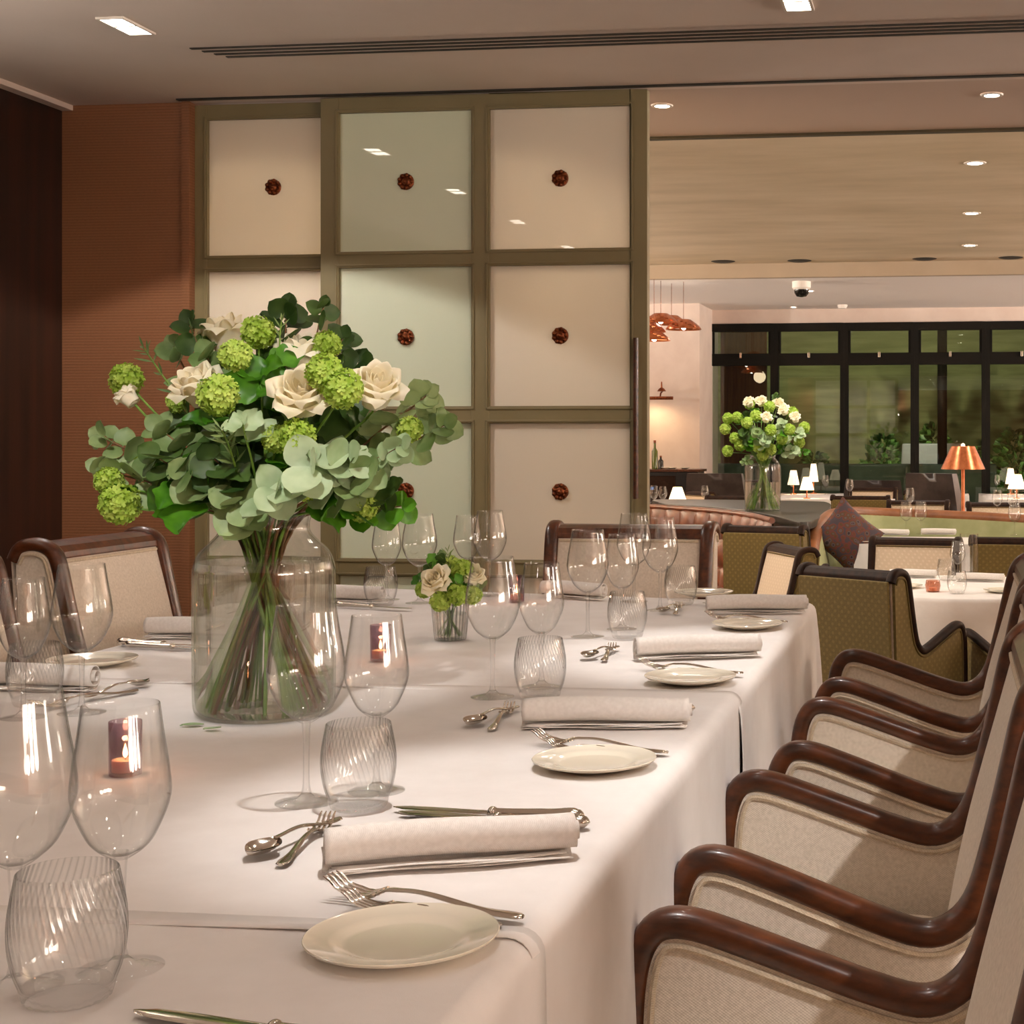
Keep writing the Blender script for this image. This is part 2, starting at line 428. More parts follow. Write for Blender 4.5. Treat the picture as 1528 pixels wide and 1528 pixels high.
for i, (x, y) in enumerate(ROW):
    if y < 4.8: twin(x, y, 'twin downlight above the long table')
    spot('downlight_wide', (x, y, HC-.012), 6 if x > -1 else (85 if y > 4.8 else 8), 122, .12, WARM)
    if x > -1 and y < 4: spot('downlight_beam', (x, y, HC-.012), 84 if y > 1 else 3, 30, .7, WARM)
for (x, y) in ((1.9, .4), (1.9, 2.9), (1.9, 4.9), (-1.6, -1.6), (1.9, -1.6), (4.2, 1.6), (4.2, 4.2)):  # fittings and spots added out of view for ambient light
    twin(x, y, 'added twin downlight in the unseen part of the ceiling')
    spot('downlight_wide', (x, y, HC-.012), 8, 150, .3, UPC)
twin(1.35, .55, 'twin downlight above the row of chairs behind the photograph')
spot('downlight_chairs', (1.35, .55, HC-.012), 290, 36, .7, WARM, tgt=(.24, 2.1, .55))
spot('bouquet_fill_spot', (-.45, .35, HC-.015), 220, 17, .7, WARM, tgt=(-1.06, 2.12, 1.10))  # extra beam added to brighten the bouquet
p = on(988, 157, HC); round_light((p.x, p.y, HC), 'round downlight in the low ceiling strip beside the sliding door')
p = on(1480, 141, HC); round_light((p.x, p.y, HC), 'round downlight at the right end of the low ceiling strip')
for (px, py, lb) in ((1455, 243, 'brightest downlight in the painted ceiling, sparkling like a star'), (1450, 318, 'middle downlight of the line in the painted ceiling'), (1447, 366, 'farthest downlight in the painted ceiling')):
    p = on(px, py, HM); round_light((p.x, p.y, HM), lb, .075)
for (px, py, lb) in ((1184, 458, 'small downlight in the far ceiling near the windows'), (1209, 434, 'small downlight in the far ceiling beside the black camera')):
    p = on(px, py, HF); round_light((p.x, p.y, HF), lb, .05)
for (px, py) in ((1079, 388), (1194, 388), (1380, 387), (1507, 386)):
    p = on(px, py+2, HM)
    o = MB().lathe([(0, -.012), (.09, -.012), (.13, -.002), (.13, 0)], 20).build('ceiling_vent', M['dark_line'], None, loc=(p.x, min(p.y, Y2-.2), HM))
    tag(o, {1079: 'leftmost dark round vent at the far edge of the painted ceiling', 1194: 'dark round vent above the black ceiling camera', 1380: 'dark round vent above the copper lamp', 1507: 'rightmost dark round vent at the far edge of the painted ceiling'}[px], 'vent', 'round vents in the painted ceiling')
# slot diffuser
sd = empty('ceiling_air_vent', (1.5, 5.23, HC), label='long linear air diffuser with four dark slots in the ceiling', cat='air vent')
m = MB(); d = MB()
xl0, xl1, yn, yf = -2.78-1.5, -2.67-1.5, 5.125-5.23, 5.32-5.23
m.add([(xl0, yn, -.003), (3.5, yn, -.003), (3.5, yf, -.003), (xl1, yf, -.003)], [(0, 1, 2, 3)])
for k in range(4):
    y0 = yn+.028+k*.043; y1 = y0+.018; xa = xl0+.035+(xl1-xl0)*(y0-yn)/(yf-yn)
    d.span(xa, 3.4, y0, y1, -.0065, -.0035)
m.build('flange', M['ceiling'], sd, smooth=False); d.build('slot', M['dark_line'], sd, smooth=False)
# dome camera hanging from the far ceiling
p = at(1196, 433, 16.9); cm = empty('ceiling_camera', (p.x, p.y, HF), label='black and white dome camera hanging from the far ceiling', cat='camera')
MB().lathe([(.0, 0), (.105, 0), (.105, -.07), (.085, -.09), (0, -.09)], 24).build('housing', M['lamp_bezel'], cm)
MB().lathe([(.085, -.09), (.08, -.13), (.055, -.165), (0, -.175)], 24).build('dome', plain('black dome', srgb(18, 18, 16), .15), cm)
p = on(1257, 455, HF); o = MB().lathe([(0, -.05), (.05, -.048), (.065, -.02), (.065, 0)], 20).build('smoke_detector', M['lamp_bezel'], None, loc=(p.x, p.y, HF)); tag(o, 'small white smoke detector on the far ceiling', 'smoke detector')
# wall lamps and bare spots added to raise the light in both rooms
M['bowl_metal'] = plain('bronze lamp bowl', srgb(90, 70, 48), .4, .6)
def uplighter(x, y, z, nx, ny, e, ang=165):  # unseen lamps added to brighten the ceilings
    r = empty('added_uplighter', (x, y, z), atan2(ny, nx), 'added bronze half-bowl wall lamp shining up at the ceiling', 'wall lamp', 'added wall lamps outside the picture')
    m = MB(); m.lathe([(.02, -.07), (.09, -.045), (.13, 0), (.126, 0), (.087, -.04), (.02, -.064)], 28, Tm((.15, 0, 0))); m.span(0, .05, -.03, .03, -.08, .0)
    m.build('bowl', M['bowl_metal'], r); MB().ball((.15, 0, -.02), .03, 12, 8).build('bulb', M['lamp_glow'], r)
    o = spot('added_uplight', (x+.15*nx, y+.15*ny, z+.03), e*KU, ang, .4, UPC, tgt=(x+.6*nx, y+.6*ny, z+1.2), size=.08)
for a in ((3.6, -3.19, 1.85, 0, 1, 60), (-1.6, -3.19, 1.85, 0, 1, 60), (-3.74, 1.2, 1.85, 1, 0, 50), (-3.74, 3.4, 1.85, 1, 0, 40), (6.09, 1.5, 1.85, -1, 0, 70), (6.09, 4.4, 1.85, -1, 0, 70)): uplighter(*a)
for a in ((-8.89, 10, 1.9, 1, 0, 1000), (-8.89, 14, 1.9, 1, 0, 1000), (8.89, 9, 1.9, -1, 0, 1000), (8.89, 13, 1.9, -1, 0, 1000), (8.89, 18.2, 1.9, -1, 0, 2200), (-8.89, 17.2, 1.9, 1, 0, 700)): uplighter(*a)
M['wall_shade'] = plain('lit linen shade', srgb(250, 238, 215), .8, Emission_Color=(1, .88, .70, 1), Emission_Strength=2.0)  # glowing shade of the added wall lamps
def added_wall_lamp(x, y, z, nx, ny, e):  # unseen lamps added to brighten upright surfaces
    r = empty('added_wall_lamp', (x, y, z), atan2(ny, nx), 'added linen shaded wall lamp outside the picture', 'wall lamp', 'added wall lamps outside the picture')
    MB().lathe([(.10, -.1), (.075, .1), (.073, .1), (.098, -.1)], 28, Tm((.15, 0, 0))).build('shade', M['wall_shade'], r)
    MB().span(0, .15, -.01, .01, -.03, -.01).span(0, .02, -.04, .04, -.08, .04).build('arm', M['bowl_metal'], r)
    point('added_wall_light', (x+.46*nx, y+.46*ny, z), e, (1, .94, .85), .42)
for a in ((6.09, -1.6, 1.75, -1, 0, 125), (4.6, -3.19, 1.75, 0, 1, 60), (5.6, -3.19, 1.75, 0, 1, 130), (6.09, -.5, 1.75, -1, 0, 80), (6.09, 3.0, 1.75, -1, 0, 90)): added_wall_lamp(*a)
for a in ((8.89, 7.6, 1.75, -1, 0, 160), (8.89, 11, 1.75, -1, 0, 160), (-8.89, 8.0, 1.75, 1, 0, 160)): added_wall_lamp(*a)

for (x, y, z, e) in ((-1.5, 8.6, HM, 90), (1.6, 8.6, HM, 110), (4.6, 8.8, HM, 80), (-1.2, 11.6, HM, 120), (2.0, 11.6, HM, 120), (5, 11.8, HM, 100), (-2.6, 14.6, HM, 120), (1.2, 14.6, HM, 120), (4.6, 14.6, HM, 100)):
    round_light((x, y, z), 'added downlight in the painted ceiling outside the picture', .06) if x > 3.5 else None
    spot('restaurant_fill_spot', (x, y, z-.05), e, 150, .5, (1, .91, .80), size=.08)  # spots added to lift the restaurant's light, mostly without fittings
for (x, y) in ((-2.9, 6.55), (-1.9, 6.55)): spot('restaurant_fill_spot', (x, y, HC-.05), 130, 150, .5, (1, .91, .80), size=.06)  # bare spots added behind the sliding door to light its panes
for (x, y) in ((-.3, 18.2), (2.4, 18.2)):
    spot('restaurant_fill_spot', (x, y, HF-.05), 90, 150, .5, (1, .92, .84), size=.08)  # bare spots added near the windows
# ================================================================ armchairs
PROFILE = [(.004, .0), (.0, .12), (-.003, .40), (-.001, .53), (.004, .59), (.016, .626), (.036, .642), (.07, .641), (.13, .622), (.187, .602), (.26, .577), (.312, .565), (.348, .577), (.376, .612), (.397, .68), (.418, .77), (.434, .84), (.447, .868), (.47, .883), (.50, .887), (.53, .878), (.546, .85)]
PATH = [(p.x, p.y) for p in smooth_path([(a, b, 0) for a, b in PROFILE], 76)]
def inset(path, d):
    out = []
    for i, (a, b) in enumerate(path):
        t = Vector(path[min(i+1, len(path)-1)])-Vector(path[max(i-1, 0)]); t.normalize()
        out.append((a+t.y*d, b-t.x*d))
    return out
def make_chair(name, mats, label, cat, group):
    outer, inner, pipe, timber = mats
    root = empty(name, label=label, cat=cat, group=group)
    W0, W1 = .215, .242
    wx = lambda y: W0+(W1-W0)*max(0, min(1, y/.5))
    sec = lambda a, t: ((abs(cos(a))**.75)*(1 if cos(a) > 0 else -1)*1.28, (abs(sin(a))**.75)*(1 if sin(a) > 0 else -1))
    low = .20
    body = [p for p in inset(PATH, .012)]
    body = [(a, b) for a, b in body if b > low+.01]
    poly = [(body[0][0], low)]+body+[(.505, low)]
    for s in (-1, 1):
        MB().tube([(s*wx(a), a, b) for a, b in PATH], .0165, 14, sec=sec, up=(1, 0, 0)).build('arm_frame', timber, root, angle=70)
        op_ = MB().prism(poly, lambda a, b: (s*(wx(a)+.013), a, b), lambda a, b: (s*(wx(a)-.001), a, b)).build('side_panel', outer, root, smooth=False)
        ip = MB().prism([q for q in poly if q[0] < .545], lambda a, b: (s*(wx(a)-.013), a, b), lambda a, b: (s*(wx(a)-.001), a, b)).build('inner_panel', inner, root, smooth=False)
        pp = [q for q in inset(PATH, .0225) if q[1] > .25]
        k0 = next(i for i, q in enumerate(pp) if q[1] > .5)
        pp = pp[max(0, k0-6):]
        MB().tube([(s*(wx(a)+.015), a, b) for a, b in pp], .0042, 6).build('piping', pipe, op_)
        MB().tube([(s*(wx(a)-.015), a, b) for a, b in pp if a < .47], .0042, 6).build('piping', pipe, ip)
        MB().tube([(s*.21, .50, low+.05), (s*.205, .515, .10), (s*.20, .535, 0)], [.022, .019, .014], 10).build('leg', timber, root)
    # upholstered back: front face follows the posts, bulging a little
    def bk(u, v):
        x = (u*2-1)*.226
        z = .40+.465*v
        y = .330+.112*v**1.15-.014*(1-(2*u-1)**2)*sin(pi*v)
        return (x, y, z)
    b = MB().grid(bk, 16, 14)
    b.grid(lambda u, v: ((u*2-1)*.226, .505+.03*v, .40+.465*v), 16, 14)
    b.grid(lambda u, v: (bk(u, 1)[0], bk(u, 1)[1]+(.535-bk(u, 1)[1])*v, .865), 16, 2)
    for s in (0, 1): b.grid(lambda u, v: (bk(s, v)[0], bk(s, v)[1]+(.505+.03*v-bk(s, v)[1])*u, .40+.465*v), 2, 14)
    bo = b.build('backrest', inner, root, angle=50)
    MB().span(-.238, .238, 0, .012, -.31, .31).build('back_panel', outer, root, bevel=.004, loc=(0, .528, .545)).rotation_euler = (-.07, 0, 0)
    # wooden cap along the top, rounded in section
    cap = [(.433, .852), (.437, .868), (.45, .882), (.475, .890), (.505, .892), (.53, .886), (.547, .868), (.549, .850)]
    MB().prism(cap, lambda a, c: (-.244, a, c), lambda a, c: (.244, a, c)).build('top_rail', timber, root, bevel=.004)
    bp = [((i/16*2-1)*.212, bk(i/16, .97)[1]-.004, .846) for i in range(17)]
    MB().tube(bp, .0042, 6).build('piping', pipe, bo)
    # seat
    def seat(u, v, top):
        x = (u*2-1)*.203; y = .02+.36*v
        e = (1-abs(2*u-1)**6)*(1-abs(2*v-1)**6)
        return (x, y, .40+(.075*e**.5 if top else -.03))
    c = MB().grid(lambda u, v: seat(u, v, True), 14, 14); c.grid(lambda u, v: seat(u, v, False), 2, 2)
    for k in (0, 1):
        c.grid(lambda u, v: (seat(k, u, True)[0], seat(k, u, True)[1], .37+.03*v), 8, 1); c.grid(lambda u, v: (seat(u, k, True)[0], seat(u, k, True)[1], .37+.03*v), 8, 1)
    c.build('seat', inner, root)
    MB().span(-.205, .205, -.002, .03, .25, .37).build('front_rail', outer, root, bevel=.004)
    return root
BM = (M['beige'], M['beige'], M['piping'], M['mahogany'])
OM = (M['olive'], M['tan'], plain('olive piping', srgb(92, 74, 34), .9), M['dark_wood'])
G1 = 'beige armchairs around the long table'
bc = Proto(make_chair('armchair', BM, 'x', 'armchair', G1))
for y, x, lab in ((1.405, -.345, 'beige woven armchair nearest the camera, its wooden arm at the bottom right corner'),
                  (2.092, -.345, 'second beige armchair along the right side of the long table, sunlit patch on its shaded arm panel'),
                  (2.760, -.300, 'third beige armchair along the right side of the long table'),
                  (3.452, -.285, 'farthest beige armchair along the right side of the long table, next to the olive chair')):
    lab = lab.replace(', sunlit patch on its shaded arm panel', ' counted from the camera')
    bc.put((x, y, 0), -pi/2, lab, G1)
bc.put((-.965, 4.03, 0), 0, 'beige armchair at the far head of the long table, in front of the sliding door', G1, scale=(1.0, 1, 1.02))
bc.put((-1.712, 3.66, 0), pi/2, 'beige armchair on the far left of the long table against the brown wall', G1, scale=(1, 1, 1.03))
bc.put((-1.712, 2.945, 0), pi/2, 'beige armchair cut off at the left edge, only a brown curve of wood showing', G1, scale=(1, 1, 1.03))

# ================================================================ tablecloths on the long table: three overlapping
XL, XR = -1.705, -.346
def far(x): return 3.885+(-.346-x)*.185
def cloth(name, y0, y1, lift, label, end=False, seed=0):
    rnd = random.Random(seed); ph = [rnd.uniform(0, 6.28) for _ in range(8)]
    R = .022; m = MB(); t = TZ-.0005
    yb = (lambda x: far(x)) if end else (lambda x: y1)
    def ylen(x, v): return y0+(yb(x)-R*(1 if end else 0)-y0)*v
    def wave(x, y):
        e = math.exp(-abs(y-y0)/.02); q = lift
        q += .006*e*(.5+.5*sin(5.3*x+ph[0]))
        return q-.0012*(1-min(1, max(0, (y-y0)/.3)))
    nu, nv = 44, int(34*(y1-y0))
    m.grid(lambda u, v: ((XL+R)+(XR-XL-2*R)*u, ylen(XL+R+(XR-XL-2*R)*u, v), t+wave(XL+R+(XR-XL-2*R)*u, ylen(XL+R+(XR-XL-2*R)*u, v))), nu, nv)
    # skirt: perimeter points with outward normals
    per = []
    for i in range(nv+1): per.append((XL+R, ylen(XL+R, i/nv), -1, 0))
    if end:
        for k in range(1, 7): per.append((XL+R, ylen(XL+R, 1), -cos(pi/2*k/6), sin(pi/2*k/6)))
        for i in range(1, nu): per.append((XL+R+(XR-XL-2*R)*i/nu, ylen(XL+R+(XR-XL-2*R)*i/nu, 1), 0, 1))
        for k in range(0, 7): per.append((XR-R, ylen(XR-R, 1), sin(pi/2*k/6), cos(pi/2*k/6)))
        for i in range(nv-1, -1, -1): per.append((XR-R, ylen(XR-R, i/nv), 1, 0))
        strips = [per]
    else:
        strips = [per, [(XR-R, ylen(XR-R, i/nv), 1, 0) for i in range(nv, -1, -1)]]
    H = .70; ns = 22
    for st in strips:
        S = [0]
        for i in range(1, len(st)): S.append(S[-1]+max(.004, (Vector(st[i][:2])-Vector(st[i-1][:2])).length)+(.02 if abs(st[i][2]*st[i][3]) > .01 else 0))
        def f(u, v, st=st, S=S):
            i = min(int(u*(len(st)-1)+.5), len(st)-1); x, y, nx, ny = st[i]; s = S[i]
            zt = t+wave(x, y)
            if v < .22:
                a = v/.22*pi/2; o = R*sin(a); z = zt-R*(1-cos(a))
            else:
                q = (v-.22)/.78; z = zt-R-(H-R)*q
                corner = abs(nx*ny)*2
                o = R+q**.7*(.008*sin(17*s+ph[1])+.006*sin(31*s+ph[2])+.003*sin(57*s+ph[3]))+.012*q+.05*corner*q**.6
                o += .006*math.exp(-abs(y-y0)/.05)*sin(9*q+ph[4])
            return (x+nx*o, y+ny*o, z)
        m.grid(f, len(st)-1, ns)
    o = m.build(name, M['linen'], None, angle=80, solid=.0012)
    tag(o, label, 'tablecloth', 'white cloths on the long table'); return o
cloth('tablecloth', -.9, 1.262, .0012, 'white tablecloth over the near end of the long table, front of the picture', seed=3)
cloth('tablecloth', 1.225, 2.49, .0, 'white tablecloth over the middle of the long table, under the big flower vase', seed=5)
cloth('tablecloth', 2.445, 3.95, -.0016, 'white tablecloth over the far end of the long table, hanging at its far right corner', end=True, seed=8)
# ================================================================ tableware
def glass_proto(h, rb, rr, zb, rf, nm='wine_glass'):
    """stemmed glass: foot, stem, bowl"""
    root = empty(nm, cat='wine glass')
    bowl = [(.0045, zb-.002), (.012, zb+.003), (.022, zb+.011)]
    zm = zb+(h-zb)*.38
    out = smooth_path([(.006, zb, 0), (.018, zb+.008, 0), (rb*.72, zb+(zm-zb)*.42, 0), (rb, zm, 0), (rb*.985, zm+(h-zm)*.3, 0), (rr+(rb-rr)*.42, zm+(h-zm)*.66, 0), (rr, h, 0)], 26)
    pr = [(p.x, p.y) for p in out]
    inn = [(max(r-.0009, .0), z+(.0015 if i < 4 else 0)) for i, (r, z) in enumerate(pr)]
    MB().lathe([(0, zb+.004)]+inn[1:]+[(pr[-1][0]-.0004, h+.0006)]+pr[::-1], 40).build('bowl', M['glass'], root, angle=85)
    st = smooth_path([(.0062, zb+.006, 0), (.0048, zb-.006, 0), (.0037, zb*.6, 0), (.0040, zb*.25, 0), (.0062, .010, 0)], 14)
    MB().lathe([(0, zb+.006)]+[(p.x, p.y) for p in st]+[(0, .010)], 16).build('stem', M['stem_glass'], root, angle=85)
    MB().lathe([(0, .0115), (.006, .0105), (.011, .0055), (.02, .0032), (rf, .0014), (rf, .0004), (0, .0004)], 40).build('foot', M['foot_glass'], root, angle=85)
    return root
LG = Proto(glass_proto(.228, .0435, .0335, .092, .035)); SG = Proto(glass_proto(.210, .0372, .0292, .088, .033))
def tumbler_proto():
    root = empty('tumbler', cat='tumbler')
    o = smooth_path([(.0335, .012, 0), (.0385, .026, 0), (.0418, .046, 0), (.0412, .068, 0), (.0360, .097, 0)], 20)
    pr = [(p.x, p.y) for p in o]; inn = [(r-.0012, z+.001) for r, z in pr]
    MB().lathe(inn+[(pr[-1][0]-.0006, .0976)]+pr[::-1], 48).build('wall', M['tumbler_glass'], root, angle=85)
    MB().lathe([(0, .0165), (.018, .0160), (.0305, .0140), (.0331, .0122), (.0332, .0105), (.031, .003), (.0285, .0006), (0, .0006)], 48, wob=lambda r, z, a: r*(1+(.018*cos(24*a) if r > .027 else 0))).build('base', M['stem_glass'], root, angle=60)
    return root
TB = Proto(tumbler_proto())
def plate_proto():
    root = MB().lathe([(0, .006), (.044, .006), (.049, .0068), (.053, .0088), (.06, .0105), (.077, .0125), (.0788, .0135), (.0795, .0128), (.078, .0105), (.055, .004), (.046, .0004), (.044, .0004), (.0435, .002), (0, .002)], 64).build('side_plate', M['china'], None, angle=60)
    root['category'] = 'plate'; return root
PL = Proto(plate_proto())
def ribbon(m, L, wf, zf, tf, n=40, x0=0.0):
    """solid strip along +x: half width wf(t), height zf(t), half thickness tf(t)"""
    vs = []; fs = []; K = 10
    for i in range(n+1):
        t = i/n
        for k in range(K):
            a = 2*pi*k/K
            vs.append((x0+L*t, wf(t)*cos(a), zf(t)+tf(t)*sin(a)))
    for i in range(n):
        for k in range(K): fs.append((i*K+k, i*K+(k+1) % K, (i+1)*K+(k+1) % K, (i+1)*K+k))
    fs += [tuple(range(K))[::-1], tuple(n*K+k for k in range(K))]
    m.add(vs, fs)
def lerp(pts, t):
    for (a, va), (b, vb) in zip(pts, pts[1:]):
        if t <= b:
            q = (t-a)/(b-a); q = q*q*(3-2*q); return va+(vb-va)*q
    return pts[-1][1]
def fork_proto(L=.205):
    """handle end at the origin, tines towards +x, resting on handle end and tines' heel"""
    root = empty('fork', cat='fork')
    m = MB()
    zf = lambda x: lerp([(0, .004), (.12*L, .0042), (.55*L, .013), (.66*L, .012), (.80*L, .0042), (.9*L, .0075), (L, .019)], x)
    Lh = .76*L
    ribbon(m, Lh, lambda t: lerp([(0, .003), (.03, .0075), (.1, .0085), (.35, .0048), (.75, .0034), (.88, .005), (.96, .0115), (1, .0125)], t), lambda t: zf(Lh*t), lambda t: lerp([(0, .0018), (.5, .0021), (.85, .0018), (1, .0010)], t))
    m.build('handle', M['steel'], root, angle=60)
    tn = MB()
    for k in range(4):
        y = (k-1.5)*.0068
        pts = [(x, y*(1-.1*(x-Lh)/(L-Lh)), zf(x)) for x in [Lh-.008+(L-Lh+.008)*i/8 for i in range(9)]]
        tn.tube(pts, [.0023, .0022, .0021, .002, .002, .0019, .0018, .0016, .0008], 6)
    tn.build('tines', M['steel'], root, angle=60)
    return root
def spoon_proto(L=.19):
    root = empty('spoon', cat='spoon'); m = MB(); Lh = .70*L
    ribbon(m, Lh, lambda t: lerp([(0, .003), (.04, .0075), (.12, .008), (.4, .0045), (.85, .0034), (1, .004)], t), lambda t: lerp([(0, .004), (.15, .0042), (.7, .014), (1, .012)], t), lambda t: lerp([(0, .0018), (.5, .0021), (1, .0018)], t))
    m.build('handle', M['steel'], root, angle=60)
    b = MB(); Lb = L-Lh+.004
    def bowl(u, v, off):
        t = v; w = .021*(sin(pi*min(1, t*1.02)**.85) if t < .98 else 0.02)
        y = (2*u-1)*w; dep = .009*(1-(2*u-1)**2)*sin(pi*t)**.7
        return (Lh-.004+Lb*t, y, .0122-.004*t-dep+off+.003*(t > .9)*(t-.9)*10)
    b.grid(lambda u, v: bowl(u, v, .0), 12, 18); b.grid(lambda u, v: bowl(u, v, -.0012), 12, 18, flip=True)
    b.build('bowl', M['steel'], root, angle=60)
    return root
def knife_proto(L=.225):
    """handle bulb at the origin, blade tip at +x; lies on its flat"""
    root = empty('knife', cat='knife'); m = MB(); Lh = .46*L
    ribbon(m, Lh, lambda t: lerp([(0, .001), (.04, .0085), (.12, .0105), (.3, .0085), (.8, .0062), (1, .0058)], t), lambda t: lerp([(0, .0082), (1, .0062)], t), lambda t: lerp([(0, .001), (.05, .0058), (.14, .0078), (.4, .0058), (1, .0045)], t))
    m.ball((Lh+.004, 0, .0062), (.006, .0075, .0062), 10, 8)
    m.build('handle', M['steel'], root, angle=60)
    b = MB(); Lb = L-Lh
    ribbon(b, Lb-.006, lambda t: lerp([(0, .0055), (.1, .0088), (.6, .0096), (.85, .0085), (.97, .004), (1, .0006)], t), lambda t: .0052, lambda t: lerp([(0, .0018), (.2, .0011), (1, .0007)], t), x0=Lh+.008)
    b.build('blade', M['steel'], root, angle=60)
    return root
FK, SP, KN = Proto(fork_proto()), Proto(spoon_proto()), Proto(knife_proto())
def napkin_proto(L=.245):
    """linen rolled into a tube along x with loose folded edges along the near side"""
    root = empty('napkin', cat='napkin')
    spiral = []
    for i in range(64):
        t = i/63; a = -pi*.55+(1-t)*2*pi*2.3; r = .0042+.0178*t
        spiral.append((r*cos(a), .0236+r*1.02*sin(a)))
    spiral = [(p, max(.0012, q)) for p, q in spiral]
    m = MB(); nx = 26
    def body(u, v):
        i = v*63; k = min(int(i), 62); q = i-k
        y = spiral[k][0]*(1-q)+spiral[k+1][0]*q; z = spiral[k][1]*(1-q)+spiral[k+1][1]*q
        x = (u-.5)*L; g = 1+.06*sin(u*4+.5)+.10*(u-.5)
        e = .004*sin(3*v+u)
        return (x+e*(1 if abs(u-.5) > .49 else 0), y*g+.004*sin(u*5), z*g)
    m.grid(body, nx, 63)
    m.build('roll', M['napkin'], root, angle=80, solid=.0011)
    fl = MB()
    for j, (d, zz) in enumerate(((.010, .0012), (.013, .0034), (.0085, .0056))):
        fl.grid(lambda u, v: ((u-.5)*(L*.965-.006*j), -.004-v*(.014+d*.55)+.0035*sin(u*5+j)-.002*sin(u*11+j)*v, zz+.0024*v*(.5+.5*sin(u*9+2*j))), 26, 4)
    fl.build('loose_edge', M['napkin'], root, angle=80, solid=.0009)
    return root
NP = Proto(napkin_proto())

S = ['at the bottom left corner', 'of the frontmost whole place setting', 'of the second whole place setting from the front', 'of the third whole place setting', 'at the far right corner of the table', 'on the left side of the table', 'at the far left end of the table', 'at the far end behind the posy']
gl, gs, gt = 'large wine glasses on the long table', 'small wine glasses on the long table', 'tumblers on the long table'
up = lambda p, h: (p.x, p.y, TZ+h)
def rim(px, py, h): p = on(px, py, TZ+h); return (p.x, p.y, TZ)
for (px, py, s) in ((22, 1030, 'bulbous large wine glass cut off by the left edge at the bottom left'), (457, 903, 'large wine glass in front of the big vase, '+S[1]), (735, 831, 'large wine glass '+S[2]), (877, 790, 'large wine glass '+S[3]), (985, 772, 'large wine glass '+S[4]), (122, 842, 'taller wine glass '+S[5]+' near the white chair'), (626, 767, 'larger wine glass '+S[6]), (946, 766, 'large wine glass '+S[4]+', left of its neighbour')):
    LG.put(rim(px, py, .228), random.random()*6, s, gl)
p = rim(731, 762, .228); LG.put(p, 1, 'larger wine glass '+S[7], gl)
for (px, py, s) in ((180, 1051, 'smaller wine glass with a purple candle seen through it, bottom left'), (562, 918, 'smaller wine glass behind the front tumbler, with a candle seen through it'), (808, 840, 'smaller wine glass '+S[2]), (928, 797, 'smaller wine glass '+S[3]), (35, 863, 'smaller wine glass cut off by the left edge beside the chair'), (577, 775, 'smaller wine glass '+S[6]), (697, 769, 'smaller wine glass '+S[7])):
    SG.put(rim(px, py, .210), random.random()*6, s, gs)
for (px, py, s) in ((101, 1492, 'big nearest tumbler at the bottom left corner'), (535, 1206, 'spiral patterned tumbler '+S[1]), (806, 1042, 'spiral patterned tumbler '+S[2]), (936, 952, 'tumbler '+S[3]), (1016, 902, 'tumbler half full of a pale reflection '+S[4]), (568, 903, 'tumbler '+S[6]), (52, 1052, 'cross hatched tumbler '+S[5])):
    TB.put(on(px, py), random.random()*6, s.replace('half full of a pale reflection ', ''), gt)
# right-hand settings repeat at every chair
base = on(600, 1415); seats = [('S0', None), (1, on(600, 1415)), (2, on(887, 1145)), (3, on(1030, 1018)), (4, on(1115, 937))]
gp = 'side plates on the long table'
for k, p in seats[1:]: PL.put(p, 0, 'cream side plate '+S[k], gp)
PL.put(on(1050, 889), 0, 'cream side plate beside the tumbler at the head of the table', gp)
PL.put(on(138, 992), 0, 'cream side plate on the left side of the table behind a wine glass', gp)
def lay(proto, a, b, L, label, group, lift=0.0, roll=0.0, tip=False, sc=None):
    """lay a piece from end a (origin) towards b"""
    d = Vector(b)-Vector(a); e = Euler((roll, 0, atan2(d.y, d.x)), 'XYZ')
    if sc: L *= sc
    if tip: a = Vector(b)-(Vector(b)-Vector(a)).normalized()*L
    return proto.put((a[0], a[1], TZ+.0012+lift), 0, label, group, rot=e, scale=sc)
fa, fb = on(780, 1380), on(487, 1336)          # outer fork of the front setting: handle end, tine end
ga, gb = on(748, 1388), on(497, 1352)
ka, kb = on(880, 1240), on(578, 1218)          # knife: bulb end, tip
la, lb = on(872, 1230), on(598, 1213)
sa, sb = on(490, 1238), on(366, 1289)          # dessert spoon: handle end, bowl tip
da, db = on(418, 1297), on(498, 1226)          # dessert fork: handle end, tines
na = on(672, 1288)
for k, p in seats[1:]:
    o = p-base; j = lambda s: random.Random(k*31+s).uniform(-.004, .004)
    tx = S[k]
    lay(FK, fa+o, fb+o+Vector((0, j(1), 0)), .205, 'upper table fork of a pair, '+tx, 'forks beside the side plates', .0018)
    lay(FK, ga+o, gb+o+Vector((0, j(2), 0)), .205, 'smaller fork nearest the plate, '+tx, 'forks beside the side plates', sc=.79)
    lay(KN, ka+o, kb+o+Vector((0, j(3), 0)), .225, 'knife nearer the napkin '+tx, 'knives behind the napkins')
    lay(KN, la+o, lb+o+Vector((0, j(4), 0)), .225, 'knife farther from the napkin '+tx, 'knives behind the napkins')
    lay(SP, sa+o, sb+o, .19, 'dessert spoon, bowl towards the camera, '+tx, 'dessert spoons', .003, tip=True, sc=.84)
    lay(FK, da+o, db+o, .205, 'dessert fork, tines pointing away, '+tx, 'dessert forks', sc=.8)
    n = {1: (672, 1290), 2: (903, 1086), 3: (1040, 982), 4: (1128, 915)}[k]
    q = on(*n); NP.put((q.x, q.y, TZ+.0015), {1: .40, 2: .16, 3: .38, 4: .22}[k], 'white rolled napkin '+tx, 'rolled napkins')
# the nearest setting: a knife tip at the bottom edge
a, b = on(400, 1549), on(203, 1521); lay(KN, a, b, .225, 'dark knife blade at the bottom edge of the picture', 'knives behind the napkins', tip=True)
